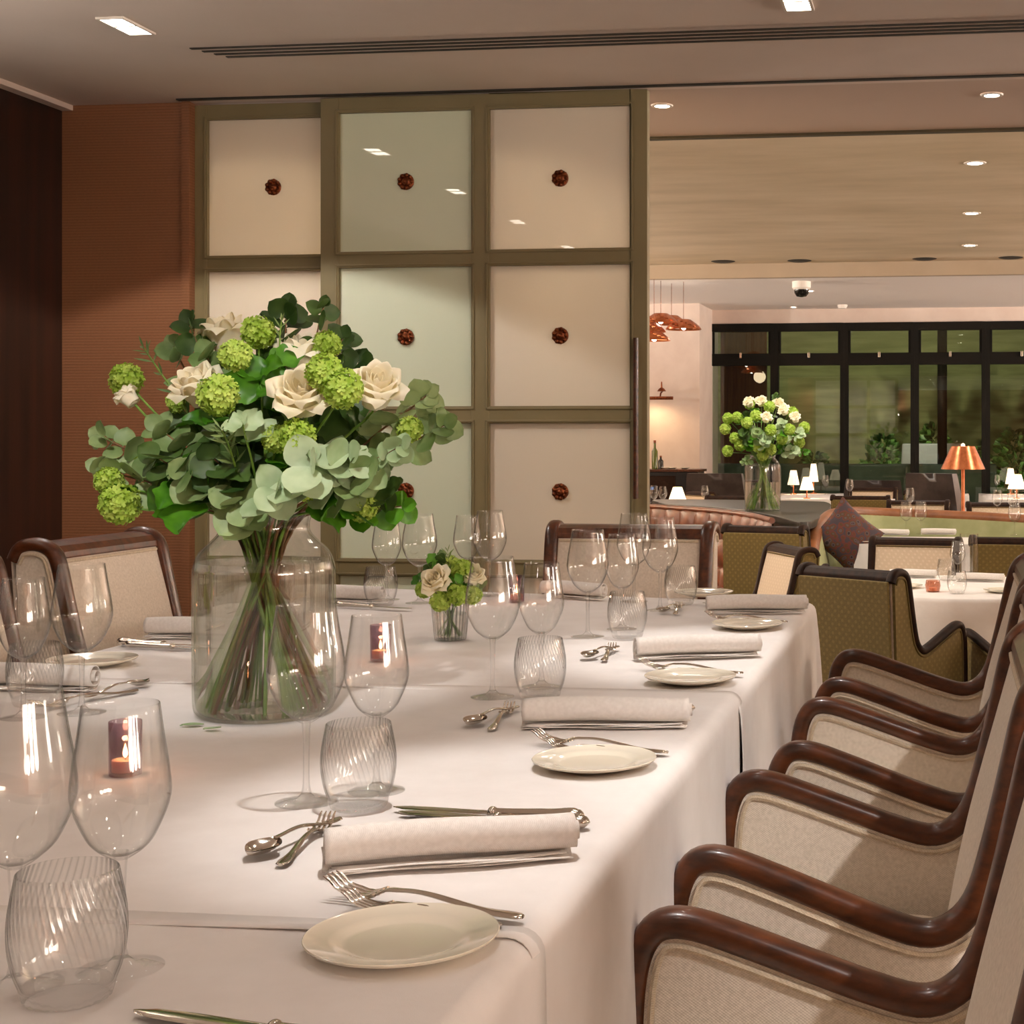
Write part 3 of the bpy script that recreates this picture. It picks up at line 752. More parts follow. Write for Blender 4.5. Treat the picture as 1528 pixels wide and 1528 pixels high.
# far end and left side
q = on(855, 893); NP.put((q.x, q.y, TZ+.0015), -.32, 'rolled napkin showing its spiral end at the far head of the table', 'rolled napkins', scale=(.8, 1, 1))
q = on(505, 899); NP.put((q.x, q.y, TZ+.0015), -.05, 'rolled napkin at the far left end of the table behind the vase', 'rolled napkins')
q = on(300, 953); NP.put((q.x, q.y, TZ+.0015), .03, 'rolled napkin just left of the big flower vase', 'rolled napkins')
q = on(40, 1030); NP.put((q.x, q.y, TZ+.0015), .02, 'rolled napkin behind the wine glasses on the left side', 'rolled napkins')
lay(KN, on(175, 963), on(330, 969), .225, 'knife in front of the napkin left of the big vase', 'knives on the left side of the table')
lay(KN, on(187, 967), on(345, 973), .225, 'nearer knife of the two left of the big vase', 'knives on the left side of the table')
lay(KN, on(500, 906), on(600, 911), .225, 'knife in front of the napkin at the far left end', 'knives on the left side of the table')
lay(SP, on(128, 1047), on(228, 1022), .19, 'spoon with its bowl pointing at the big vase, on the left side', 'dessert spoons', .003)
lay(FK, on(205, 1034), on(112, 1052), .205, 'fork crossing the spoon on the left side of the table', 'dessert forks')

# ---------------------------------------------------------------- candles in purple glass
def votive(p, label, clabel):
    r = MB().lathe([(0, .004), (.0172, .004), (.0188, .066), (.0192, .067), (.0198, .066), (.0192, .0), (0, .0)], 32).build('candle_holder', M['purple_glass'], None, angle=60, loc=(p.x, p.y, TZ+.0015))
    tag(r, label, 'candle holder', 'purple glass candle holders')
    c = empty('tealight', (p.x, p.y, TZ+.0057), label=clabel, cat='candle', group='lit tealights')
    cb_ = MB().lathe([(0, 0), (.0160, 0), (.0160, .014), (.0155, .0145), (0, .0135)], 24).build('candle', M['wax'], c, angle=60)
    MB().tube([(0, 0, .0135), (.0006, 0, .019)], .0006, 6).build('wick', M['wick'], cb_)
    MB().lathe([(0, .016), (.0022, .0185), (.0031, .0215), (.0024, .026), (.0010, .031), (0, .0345)], 12).build('flame', M['flame'], cb_)
    point('candle_light', (p.x, p.y, TZ+.045), .12, (1, .6, .25), .004)
votive(on(187, 1157), 'purple glass candle holder seen through the wine glass at bottom left', 'lit tealight seen through the wine glass at bottom left')
votive(on(568, 986), 'purple glass candle holder seen through the small wine glass of the front setting', 'lit tealight seen through the small wine glass of the front setting')
votive(on(771, 898), 'purple glass candle holder between the two wine glasses right of the posy', 'lit tealight between the two wine glasses right of the posy')
# ================================================================ flowers
def petals(m, spec, rnd):
    """rings of cupped petals: (count, base radius, height, half width, opening, curl)"""
    for (n, r0, h, w, op, cu, off) in spec:
        for k in range(n):
            a0 = 2*pi*(k+off)/n+rnd.uniform(-.12, .12); hh = h*rnd.uniform(.93, 1.06); ww = w*rnd.uniform(.9, 1.1); tw = rnd.uniform(-.15, .15)
            def f(u, v):
                s = 2*u-1; wid = ww*(sin(pi*min(1, .12+.82*v))**.62)
                a = a0+s*wid+tw*v
                r = r0+op*v**1.3+cu*v**5*(1-.5*abs(s))+.003*(1-s*s)*sin(pi*v)+.004*cu/.01*abs(s)**3*v**3*.5
                z = hh*(sin(v*pi/2)**.85)*(1-.16*s*s*v-.14*s**4*v**2)-(.35*cu)*v**6
                return (r*cos(a), r*sin(a), z)
            m.grid(f, 11, 11)
M['rose'] = leafmat('ivory rose petals', srgb(248, 237, 204), srgb(254, 249, 230), .6, .35, 20)
M['snowball'] = leafmat('lime green snowball florets', srgb(158, 190, 62), srgb(204, 222, 112), .6, .3, 60)
M['euc'] = leafmat('grey green eucalyptus leaves', srgb(98, 126, 66), srgb(156, 176, 120), .5, .2, 18)
M['euc_pale'] = leafmat('silvery eucalyptus leaves', srgb(150, 174, 128), srgb(194, 210, 172), .5, .2, 18)
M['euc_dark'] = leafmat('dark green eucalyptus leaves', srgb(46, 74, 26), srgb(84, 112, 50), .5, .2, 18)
M['leaf'] = leafmat('fresh green leaves', srgb(52, 108, 14), srgb(98, 158, 36), .42, .3, 25)
M['needle'] = leafmat('needle leaves', srgb(90, 118, 66), srgb(130, 152, 88), .6, .2, 25)
M['stem_green'] = mottled('green stems', srgb(84, 122, 36), srgb(124, 156, 60), 30, .5)
M['stem_brown'] = mottled('woody stems', srgb(104, 72, 46), srgb(148, 108, 72), 30, .7)
def rose_mesh(seed, openness=1.0):
    rnd = random.Random(seed); m = MB(); o = openness
    petals(m, [(3, .003, .050, 1.5, .002, 0, 0), (3, .008, .054, 1.25, .002*o, .001, .3), (4, .013, .057, 1.05, .004*o, .003, .1), (4, .018, .057, .98, .006*o, .006, .5), (5, .021, .053, .85, .009*o, .010, .2), (4, .022, .043, .85, .014*o, .013, .7)], rnd)
    m.ball((0, 0, .006), (.021, .021, .012), 12, 6)
    return m
def snow_mesh(seed, n=95, r=.026):
    rnd = random.Random(seed); m = MB()
    m.ball((0, 0, 0), r*.80, 12, 8)
    for i in range(n):
        z = 1-2*(i+.5)/n; a = i*2.399963+rnd.uniform(-.15, .15); q = sqrt(1-z*z)
        d = Vector((q*cos(a), q*sin(a), z)); c = d*r*rnd.uniform(.90, 1.06)
        R = d.to_track_quat('Z', 'Y').to_matrix().to_4x4(); R.translation = c
        R = R @ Euler((rnd.uniform(-.35, .35), rnd.uniform(-.35, .35), rnd.uniform(0, 6))).to_matrix().to_4x4()
        s = r*.25*rnd.uniform(.85, 1.15)
        vs = [(0, 0, -s*.35)]; fs = []
        for k in range(5):
            b = 2*pi*k/5
            for (rr, da, zz) in ((.55, -.5, .05), (1.0, -.34, .22), (1.08, 0, .30), (1.0, .34, .22)): vs.append((s*rr*cos(b+da), s*rr*sin(b+da), s*zz))
        for k in range(5):
            i0 = 1+4*k; fs += [(0, i0, i0+1, i0+2), (0, i0+2, i0+3, 1+4*((k+1) % 5))]
        m.add(vs, fs, R)
    return m
def disc_leaf(m, base, d, up, L, W, rnd, round_=True, cup=.12):
    """one leaf from base along d"""
    d = Vector(d).normalized(); up = Vector(up); up = (up-d*up.dot(d))
    if up.length < 1e-4: up = d.orthogonal()
    up.normalize(); sd = d.cross(up); base = Vector(base); bend = rnd.uniform(-.25, .15)
    def f(u, v):
        s = 2*u-1
        w = W*(sin(pi*v**.80)**(.62 if round_ else 1.0)) if v < .995 else 0
        c = base+d*(L*(.06+.94*v))+sd*(s*w)+up*(cup*W*(s*s)-bend*L*v*v*.5)
        return tuple(c)
    m.grid(f, 4, 7); m.tube([base, base+d*L*.1], .0009, 5)
def lobed_leaf(m, base, d, up, L, rnd):
    d = Vector(d).normalized(); up = Vector(up); up = up-d*up.dot(d); up.normalize(); sd = d.cross(up); base = Vector(base); ph = rnd.uniform(0, 3)
    def f(u, v):
        s = 2*u-1; lob = .72+.28*abs(sin(v*pi*2.3+.4))
        w = L*.46*(sin(pi*min(1, v*.98))**.7)*lob
        return tuple(base+d*(L*(v+.10*abs(s)*v))+sd*(s*w)+up*(.05*L*sin(v*9+ph)*abs(s)-.28*L*v*v+.1*L*s*s))
    m.grid(f, 8, 14)
def stem_pts(head, hd, neck, foot, n=18):
    """path from the vase floor through the neck to the head; the last bit follows hd"""
    head, hd, neck, foot = map(Vector, (head, hd, neck, foot))
    mid = neck+(head-neck)*.5+Vector((0, 0, .18*(head-neck).length))*.35
    return smooth_path([foot, foot+(neck-foot)*.5, neck, mid, head-hd*.03, head], n)
class Bouquet:
    def __init__(s, centre, zf, zn, rf, rn, k=1.0, seed=1):
        s.c = Vector(centre); s.zf, s.zn, s.rf, s.rn, s.k = zf, zn, rf, rn, k; s.rnd = random.Random(seed)
    def route(s, head):
        v = Vector(head)-s.c; v.z = 0; L = max(v.length, 1e-4); v = v/L; q = min(1, L/(.26*s.k)); ja = s.rnd.uniform(-.7, .7)
        rot = Matrix.Rotation(ja, 3, 'Z'); w = rot @ v
        rr = s.rnd.uniform(.6, 1.08)
        neck = s.c+v*(s.rn*(.25+.65*q))+Vector((s.rnd.uniform(-.2, .2)*s.rn, s.rnd.uniform(-.2, .2)*s.rn, s.zn-s.c.z))
        foot = s.c-w*(s.rf*rr); foot.z = s.zf
        return neck, foot
    def out(s, head, lift=.5):
        d = Vector(head)-Vector((s.c.x, s.c.y, s.zn+.02)); d.normalize(); d.z += lift*.3; return d.normalized()
    def stem(s, root, foot, path, rad, mat, taper=.6):
        n = len(path)
        MB().tube([p-foot for p in path], [rad*(1-(1-taper)*i/(n-1)) for i in range(n)], 7).build('stem', M[mat], root)
    def rose(s, head, mesh, size, label, group, face=None):
        d = Vector(face).normalized() if face is not None else s.out(head)
        neck, foot = s.route(head); root = empty('rose', foot, label=label, cat='flower', group=group)
        s.stem(root, foot, stem_pts(Vector(head), d, neck, foot), .0030*s.k, 'stem_green')
        b = bpy.data.objects.new('bloom', mesh); COL.objects.link(b); adopt(b, root)
        b.location = Vector(head)-foot; b.rotation_euler = d.to_track_quat('Z', 'Y').to_euler(); b.scale = (size,)*3
        return root
    def snow(s, head, mesh, size, label, group, leaf=True, squash=1.0):
        d = s.out(head); neck, foot = s.route(head); root = empty('snowball_flower', foot, label=label, cat='flower', group=group)
        s.stem(root, foot, stem_pts(Vector(head)-d*.012*size, d, neck, foot), .0026*s.k, 'stem_green')
        b = bpy.data.objects.new('flower_head', mesh); COL.objects.link(b); adopt(b, root)
        b.location = Vector(head)-foot; b.rotation_euler = d.to_track_quat('Z', 'Y').to_euler(); b.scale = (size, size, size*squash)
        if leaf:
            m = MB(); p = Vector(head)-foot-d*.045*s.k
            for k in range(2):
                a = s.rnd.uniform(0, 6.28); o = Vector((cos(a), sin(a), -.1)); lobed_leaf(m, p, o+d*.4, d, .055*s.k*s.rnd.uniform(.8, 1.25), s.rnd)
            m.build('leaf', M['leaf'], root, angle=80)
        return root
    def sprig(s, tip, mat, label, group, n=7, size=.024, stem='stem_brown', spread=.55, kind='round', droop=0.0):
        tip = Vector(tip); d = s.out(tip, .2); neck, foot = s.route(tip); root = empty('eucalyptus_sprig' if kind == 'round' else ('needle_sprig' if kind == 'needle' else 'leafy_branch'), foot, label=label, cat='foliage', group=group)
        path = stem_pts(tip, d, neck, foot, 26)
        s.stem(root, foot, path, .0030*s.k, stem, .3)
        m = MB(); L = len(path)-1; i0 = int(L*(1-spread))
        for j in range(n):
            q = i0+(L-i0)*j/max(1, n-1); i = min(int(q), L-1); p = path[i]+(path[i+1]-path[i])*(q-i)-foot
            t = (path[min(i+1, L)]-path[max(i-1, 0)]).normalized()
            side = t.orthogonal().normalized(); side = Matrix.Rotation(j*1.57+s.rnd.uniform(-.4, .4), 3, t) @ side
            sz = size*(1.1-.45*j/n)*s.rnd.uniform(.85, 1.15)
            for sg in ((1, -1) if kind != 'lobed' else (1,)):
                dd = side*sg+t*(.35 if kind != 'needle' else .9)+Vector((0, 0, -droop))
                toward = Vector((.12, -1.0, .55))+Vector((s.rnd.uniform(-.6, .6), s.rnd.uniform(-.3, .3), s.rnd.uniform(-.5, .5)))
                if kind == 'round': disc_leaf(m, p, dd, toward, sz*1.9, sz*.92, s.rnd)
                elif kind == 'needle': disc_leaf(m, p, dd, toward, sz*2.2, sz*.16, s.rnd, False)
                else: lobed_leaf(m, p, dd, toward, sz*2.4, s.rnd)
        if kind == 'round':
            disc_leaf(m, path[-1]-foot, d, (0, -1, .4), size*1.2, size*.6, s.rnd)
        m.build('leaves', M[mat], root, angle=80)
        return root
def mesh_of(mb, mat, name):
    o = mb.build(name, mat, None, angle=75); me = o.data; bpy.data.objects.remove(o); return me
ROSE = [mesh_of(rose_mesh(i, o), M['rose'], 'rose_bloom') for i, o in ((1, .75), (2, 1.0), (3, 1.3))]
SNOW = [mesh_of(snow_mesh(i), M['snowball'], 'snowball_head') for i in (4, 5, 6)]

# ---------------------------------------------------------------- the big vase
VX, VY = on(395, 1066).x, on(395, 1066).y
vase = empty('flower_vase', (VX, VY, TZ+.0015), label='large clear glass vase with rounded shoulders holding the big bouquet on the long table', cat='vase')
vo = [(p.x, p.y) for p in smooth_path([(.091, .0, 0), (.099, .006, 0), (.1035, .02, 0), (.1045, .08, 0), (.1045, .20, 0), (.103, .226, 0), (.095, .247, 0), (.079, .263, 0), (.0685, .275, 0), (.066, .288, 0), (.069, .302, 0), (.073, .309, 0)], 46)]
vi = [(r-.003, z+.004 if z < .05 else z) for r, z in vo]
MB().lathe([(0, .006)]+vi+vo[::-1]+[(0, 0)], 64).build('wall', M['vase_glass'], vase, angle=85)
wl = .2325
wi = [(r-.0005, z+.001) for r, z in vi if z < wl-.003]
MB().lathe([(0, .0075)]+wi+[(wi[-1][0]-.0005, wl), (0, wl)], 64).build('water', M['water'], vase, angle=50)
B = Bouquet((VX, VY, TZ), TZ+.012, TZ+.285, .085, .048, 1.0, 11)
G = lambda px, py, dy: aty(px, py, VY+dy)
rg, sg = 'ivory roses in the big bouquet', 'green snowball flowers in the big bouquet'
CAMD = lambda p, k=.5: (Vector((-.05, -1, .45))*k+B.out(p)*(1-k))
for (px, py, dy, me, sz, lb) in ((335, 500, .06, 0, 1.05, 'ivory rose at the top left of the big bouquet'), (447, 530, .02, 0, 1.05, 'ivory rose at the top middle of the big bouquet, upright'),
        (452, 590, -.11, 2, 1.12, 'wide open ivory rose in the middle of the big bouquet'), (561, 580, -.05, 1, 1.1, 'ivory rose at the right of the big bouquet'),
        (295, 578, -.05, 1, 1.05, 'ivory rose at the left of the big bouquet behind a snowball flower')):
    p = G(px, py, dy); d = CAMD(p, .25 if me == 0 else .42); B.rose(p-d.normalized()*.022*sz, ROSE[me], sz*.9, lb, rg, d)
p = G(200, 602, -.02); B.rose(p, ROSE[0], .5, 'small cream rosebud at the far left of the big bouquet', rg)
for (px, py, dy, sz, lf, lb) in ((188, 567, 0, .92, 0, 'snowball flower at the upper left edge of the big bouquet'), (351, 530, -.07, .85, 1, 'snowball flower below the top left rose of the big bouquet'), (385, 497, .0, .92, 1, 'dark snowball flower at the top of the big bouquet'),
        (487, 515, .02, .78, 1, 'small snowball flower right of the upright rose'), (484, 556, -.13, .95, 0, 'snowball flower covering the corner of the open rose'), (511, 580, -.13, 1.02, 0, 'brightest snowball flower right of the open rose'), (325, 590, -.13, 1.05, 1, 'snowball flower in front of the left rose'),
        (412, 655, -.10, .72, 1, 'left one of two snowball flowers in the middle of the big bouquet'), (443, 652, -.12, .92, 0, 'right one of two snowball flowers in the middle of the big bouquet'), (162, 718, -.06, .78, 1, 'upper snowball flower at the lower left of the big bouquet'),
        (179, 752, -.08, 1.08, 0, 'lowest snowball flower at the lower left of the big bouquet'), (546, 722, -.05, .70, 0, 'upper snowball flower at the lower right of the big bouquet'), (540, 755, -.05, .85, 1, 'lowest snowball flower at the lower right of the big bouquet'),
        (455, 725, -.10, .78, 0, 'snowball flower half hidden behind silver leaves above the vase neck'), (612, 640, -.03, .70, 0, 'snowball flower at the right edge among silvery leaves'), (265, 600, .02, .6, 1, 'snowball flower half hidden at the left'), (210, 690, .0, .7, 1, 'snowball flower deep in the lower left leaves')):
    B.snow(G(px, py, dy), SNOW[int(px) % 3], sz, lb, sg, lf)
eg = 'eucalyptus sprigs in the big bouquet'
for (px, py, dy, mat, n, sz, sp, lb) in (
        (432, 436, .05, 'euc_dark', 6, .024, .30, 'dark eucalyptus sprig standing highest above the big bouquet'), (488, 440, .03, 'euc_dark', 4, .017, .26, 'thin dark eucalyptus sprig at the top right of centre'),
        (520, 485, .06, 'euc_dark', 5, .020, .30, 'dark eucalyptus sprig right of the top of the big bouquet'), (548, 520, .08, 'euc_dark', 4, .022, .28, 'dark round-leaved sprig above the right rose'),
        (655, 575, .0, 'euc', 7, .021, .34, 'pale eucalyptus sprig reaching right above the big bouquet'), (684, 622, -.02, 'euc', 6, .022, .34, 'eucalyptus sprig reaching farthest right, one bright green leaf at its tip'),
        (615, 655, -.10, 'euc_pale', 7, .019, .36, 'silvery eucalyptus sprig on the right side'), (540, 665, -.13, 'euc_pale', 4, .030, .30, 'large silvery leaves in front, right of centre'), (478, 678, -.17, 'euc_pale', 3, .034, .20, 'big silver leaves hanging over the vase neck, right'),
        (418, 722, -.18, 'euc_pale', 3, .027, .18, 'big round silver leaves hanging over the vase neck'), (338, 745, -.14, 'euc', 4, .028, .28, 'grey green leaves hanging low left of the vase neck'),
        (132, 640, -.02, 'euc', 6, .021, .34, 'eucalyptus sprig reaching farthest left, upper'), (128, 690, -.05, 'euc', 6, .021, .36, 'eucalyptus sprig reaching farthest left, lower'), (205, 665, -.10, 'euc_dark', 4, .030, .30, 'large dull green leaves on the left side'),
        (250, 690, -.13, 'euc', 4, .028, .30, 'large grey green leaves left of centre'), (275, 462, .03, 'euc_dark', 6, .022, .34, 'dark eucalyptus sprig at the top left'), (300, 505, -.02, 'euc', 6, .026, .34, 'round grey green leaves left of the top left rose'),
        (250, 500, .04, 'euc', 4, .018, .28, 'small-leaved eucalyptus sprig against the brown wall'), (218, 620, -.06, 'euc', 5, .024, .34, 'eucalyptus sprig below the left snowball flower'), (600, 720, -.04, 'euc_dark', 5, .024, .30, 'dark leaves at the lower right'),
        (622, 752, -.02, 'leaf', 4, .020, .30, 'bright green leaves at the lowest right tip'), (570, 690, -.11, 'euc', 6, .028, .34, 'grey green leaves below the silvery sprig on the right'), (300, 660, -.13, 'euc_dark', 5, .030, .34, 'dull green leaves in the middle left')):
    p = G(px, py, dy); d = B.out(p, .2)
    B.sprig(p-d*sz*1.2, mat, lb, eg, n, sz, spread=sp, droop=.35 if py > 640 else 0)
for (px, py, dy, n, sz, lb) in ((215, 520, .02, 8, .014, 'thin needle-leaved sprig at the upper left edge of the big bouquet'), (330, 640, -.16, 12, .014, 'thin needle-leaved sprig crossing the front left of the big bouquet'), (420, 480, .0, 6, .012, 'thin needle-leaved sprig behind the upright rose')):
    B.sprig(G(px, py, dy), 'needle', lb, 'needle-leaved sprigs in the big bouquet', n, sz, 'stem_green', .42, 'needle')
for (px, py, dy, mat, n, sz, lb) in ((362, 632, -.15, 'euc_pale', 5, .0165, 'grey felted lobed leaves in the middle front of the big bouquet'), (390, 570, -.06, 'leaf', 6, .026, 'bright green lobed leaves in the centre of the big bouquet'), (400, 540, -.04, 'leaf', 5, .026, 'bright green lobed leaves under the dark snowball flower'), (260, 725, -.09, 'leaf', 5, .030, 'bright green lobed leaves at the lower left'), (440, 690, -.08, 'leaf', 6, .026, 'bright green lobed leaves above the vase neck'), (345, 700, -.08, 'euc_dark', 6, .028, 'dark lobed leaves over the left of the vase neck'), (500, 730, -.08, 'leaf', 5, .026, 'bright green lobed leaves over the right of the vase neck'), (370, 600, .03, 'leaf', 6, .03, 'deep green lobed leaves behind the roses'), (480, 620, .0, 'euc_dark', 6, .032, 'dark lobed leaves under the open rose'), (540, 640, .02, 'euc_dark', 6, .03, 'dark lobed leaves under the right rose'), (300, 620, .04, 'euc_dark', 6, .03, 'dark lobed leaves behind the left rose'), (400, 630, -.03, 'euc_dark', 7, .03, 'dark lobed leaves deep in the middle of the big bouquet'), (440, 625, .03, 'leaf', 7, .03, 'green lobed leaves deep in the middle of the big bouquet'), (350, 660, .0, 'euc_dark', 7, .032, 'dark lobed leaves deep in the lower left of the big bouquet'), (470, 670, .0, 'euc_dark', 7, .032, 'dark lobed leaves deep in the lower right of the big bouquet'), (400, 690, .05, 'euc_dark', 7, .032, 'dark lobed leaves at the back above the vase neck'), (380, 560, .05, 'euc_dark', 7, .03, 'dark lobed leaves behind the middle snowball flowers'), (430, 560, .08, 'leaf', 6, .03, 'green lobed leaves at the back of the big bouquet')):
    B.sprig(G(px, py, dy), mat, lb, 'lobed leaves in the big bouquet', n, sz, 'stem_green', .24, 'lobed')
# two fallen leaves beside the vase
for (px, py, rz, lb) in ((283, 1086, .2, 'small fallen leaf on the cloth beside the big vase, left one'), (318, 1091, -.3, 'small fallen leaf on the cloth beside the big vase, right one')):
    m = MB(); disc_leaf(m, (0, 0, .002), (1, 0, .02), (0, 0, 1), .034, .010, B.rnd, False, .2)
    tag(m.build('fallen_leaf', M['euc_pale'], None, loc=on(px, py)+Vector((-.015, 0, .001))), lb, 'leaf', 'fallen leaves by the vase').rotation_euler = (0, 0, rz)

# ---------------------------------------------------------------- the posy
q = on(672, 955); pz = empty('posy_glass', (q.x, q.y, TZ+.0015), label='small ribbed glass holding a posy of a white rose and green flowers', cat='vase')
g = [(p.x, p.y) for p in smooth_path([(.029, 0, 0), (.0325, .004, 0), (.036, .04, 0), (.039, .074, 0)], 16)]
MB().lathe([(0, .006)]+[(r-.002, z+.003) for r, z in g]+g[::-1]+[(0, 0)], 52, wob=lambda r, z, a: r*(1+.018*cos(26*a))).build('wall', M['ribbed_glass'], pz, angle=85)
MB().lathe([(0, .007), (.028, .007), (.0345, .055), (0, .055)], 32).build('water', M['water'], pz, angle=50)
PB = Bouquet((q.x, q.y, TZ), TZ+.010, TZ+.07, .022, .025, .45, 5)
H = lambda px, py, dy: aty(px, py, q.y+dy)
pg = 'flowers in the small posy'
p = H(655, 862, -.04); PB.rose(p-Vector((0, -.012, .02)), ROSE[1], .82, 'white rose at the left front of the small posy', pg, (-.15, -.8, .6))
p = H(708, 858, .0); PB.rose(p-Vector((.01, 0, .015)), ROSE[0], .7, 'white rose at the right of the small posy behind a wine glass', pg, (.4, -.5, .7))
for (px, py, dy, sz, lb) in ((657, 896, -.045, .80, 'green snowball flower low at the front left of the posy'), (684, 887, -.05, .80, 'green snowball flower in the middle front of the posy'), (690, 850, -.02, .8, 'green snowball flower above the middle of the posy'), (632, 880, -.02, .62, 'green snowball flower at the left edge of the posy'), (705, 888, -.03, .7, 'green snowball flower at the lower right of the posy'), (672, 845, .03, .8, 'green snowball flower at the back of the posy')):
    PB.snow(H(px, py, dy), SNOW[int(px) % 3], sz, lb, pg, False)
for (px, py, dy, mat, n, sz, kind, lb) in ((668, 822, .02, 'needle', 8, .012, 'needle', 'thin needle-leaved sprig on top of the posy'), (638, 842, .0, 'leaf', 5, .015, 'lobed', 'dark leaves at the upper left of the posy'), (625, 866, .0, 'leaf', 5, .013, 'round', 'round leaves at the left of the posy'), (718, 872, .0, 'euc', 5, .013, 'round', 'grey green leaves at the right of the posy'), (688, 872, -.05, 'leaf', 4, .014, 'lobed', 'bright green leaves in the middle of the posy'), (652, 832, .02, 'euc_dark', 5, .014, 'lobed', 'dark leaves at the back of the posy')):
    PB.sprig(H(px, py, dy), mat, lb, pg, n, sz, 'stem_green', .4, kind)
# ================================================================ the restaurant beyond
LT = .45
M['leather'] = mottled('tan buttoned leather', srgb(96, 48, 24), srgb(134, 72, 38), 10, .35, bump=.1)
M['leather_rim'] = mottled('tan leather rim', srgb(122, 72, 40), srgb(146, 90, 52), 10, .4)
M['leather_dark'] = mottled('dark grey leather', srgb(48, 40, 38), srgb(70, 60, 56), 8, .3)
M['sage'] = mottled('sage green velvet', srgb(158, 162, 116), srgb(178, 180, 136), 6, .8)
M['counter_top'] = mottled('dark stone counter', srgb(34, 30, 20), srgb(48, 42, 30), 12, .4)
M['black_metal'] = plain('black window frame', srgb(17, 14, 8), .6, 0.0, Specular_IOR_Level=.15)
M['win_glass'] = thin_glass('window glass', tint=(.86, .92, .86, 1), edge=(.6, .7, .62, 1))
M['shade_lit'] = plain('lit paper shade', srgb(250, 232, 200), .8, Emission_Color=(1, .82, .58, 1), Emission_Strength=1.3)
M['copper_lamp'] = mottled('polished copper', srgb(176, 96, 58), srgb(206, 124, 80), 20, .28, metal=.75)
M['white_cloth'] = M['linen']
gO, gT = 'olive armchairs in the restaurant', 'tan fronted armchairs in the restaurant'
oc = Proto(make_chair('restaurant_armchair', OM, 'x', 'armchair', gO))
def rchair(px, topy, zc, rz, label, sc=1.0):
    """chair placed by the middle of its top rail"""
    p = at(px, topy, zc); a = rz; d = Vector((-sin(a), cos(a), 0))*.49*sc
    z = LOW
    return oc.put((p.x-d.x, p.y-d.y, z), rz, label, gO, scale=(sc, sc, max(.5, (p.z-LOW)/.89)))
R = radians
rchair(1272, 848, 6.3, R(145), 'nearest olive dotted armchair seen from behind, beyond the corner of the long table', 1.0)
rchair(1142, 785, 8.9, R(165), 'olive armchair seen from behind in front of the brown leather banquette')
rchair(1180, 815, 8.2, R(-62), 'olive armchair turned sideways between two other olive chairs, tan inside showing')
rchair(1366, 803, 8.7, R(-8), 'tan fronted armchair facing the camera across the round table', 1.02)
rchair(1522, 802, 8.6, R(176), 'olive armchair seen from behind at the right edge of the picture', 1.1)
rchair(1284, 740, 15.2, R(178), 'olive armchair with dark top rail in the far row left of the copper lamp', 1.15)
rchair(1303, 728, 18.4, R(-4), 'tan fronted armchair in the far row behind the olive one', 1.15)
rchair(1370, 747, 14.4, R(-2), 'tan fronted armchair in the far row just left of the copper lamp stem', 1.15)
rchair(1492, 750, 14.0, R(2), 'tan fronted armchair in the far row right of the copper lamp stem', 1.2)
rchair(1382, 733, 17.5, R(170), 'small olive armchair beside the dark leather chair', 1.0)
rchair(1094, 740, 15.5, R(172), 'olive armchair in the far row left of the second bouquet', 1.1)
rchair(1044, 734, 16.5, R(-50), 'olive armchair in the far row beside the small lamp on the left', 1.0)
rchair(1600, 870, 6.3, R(215), 'olive armchair mostly hidden behind the chairs at the right edge', 1.0)
# dark leather wing chairs by the windows
def wing(px, topy, zc, rz, label, w=.62):
    p = at(px, topy, zc); r = empty('wing_chair', (p.x, p.y, LOW), rz, label, 'armchair', 'dark leather chairs by the windows'); H = p.z-LOW
    b = MB(); b.grid(lambda u, v: ((2*u-1)*w/2*(1-.12*v*v), -.03*sin(pi*v)+.12*v-.05*(1-(2*u-1)**2), .38+(H-.38)*v), 10, 10); b.grid(lambda u, v: ((2*u-1)*w/2*(1-.12*v*v), .10+.12*v, .38+(H-.38)*v), 6, 8)
    for s in (0, 1): b.grid(lambda u, v: ((2*s-1)*w/2*(1-.12*v*v), -.03*sin(pi*v)+.12*v+u*(.10+.03*sin(pi*v)), .38+(H-.38)*v), 2, 10)
    b.grid(lambda u, v: ((2*u-1)*w/2*.88, .12-.05*(1-(2*u-1)**2)*(1-v)+v*.10, H), 10, 2)
    b.build('backrest', M['leather_dark'], r, angle=60)
    MB().span(-w/2, w/2, -.5, .1, .14, .40).build('seat', M['leather_dark'], r, bevel=.03)
    for s in (-1, 1):
        MB().span(s*w/2-.05, s*w/2+.05, -.48, .1, .14, .55).build('armrest', M['leather_dark'], r, bevel=.03)
        for y in (-.45, .06): MB().tube([(s*(w/2-.06), y, 0), (s*(w/2-.06), y, .15)], [.015, .022], 8).build('leg', M['dark_wood'], r)
wing(1402, 706, 15.6, R(150), 'dark grey leather wing chair with a sloping back, left of the copper lamp')
wing(1302, 716, 19.75, R(185), 'dark leather chair by the window behind the far row of chairs', .8)
wing(1072, 706, 18.0, R(175), 'dark leather chair by the left end of the windows', .75)
wing(1108, 716, 18.9, R(185), 'dark leather chair behind the second bouquet', .6)
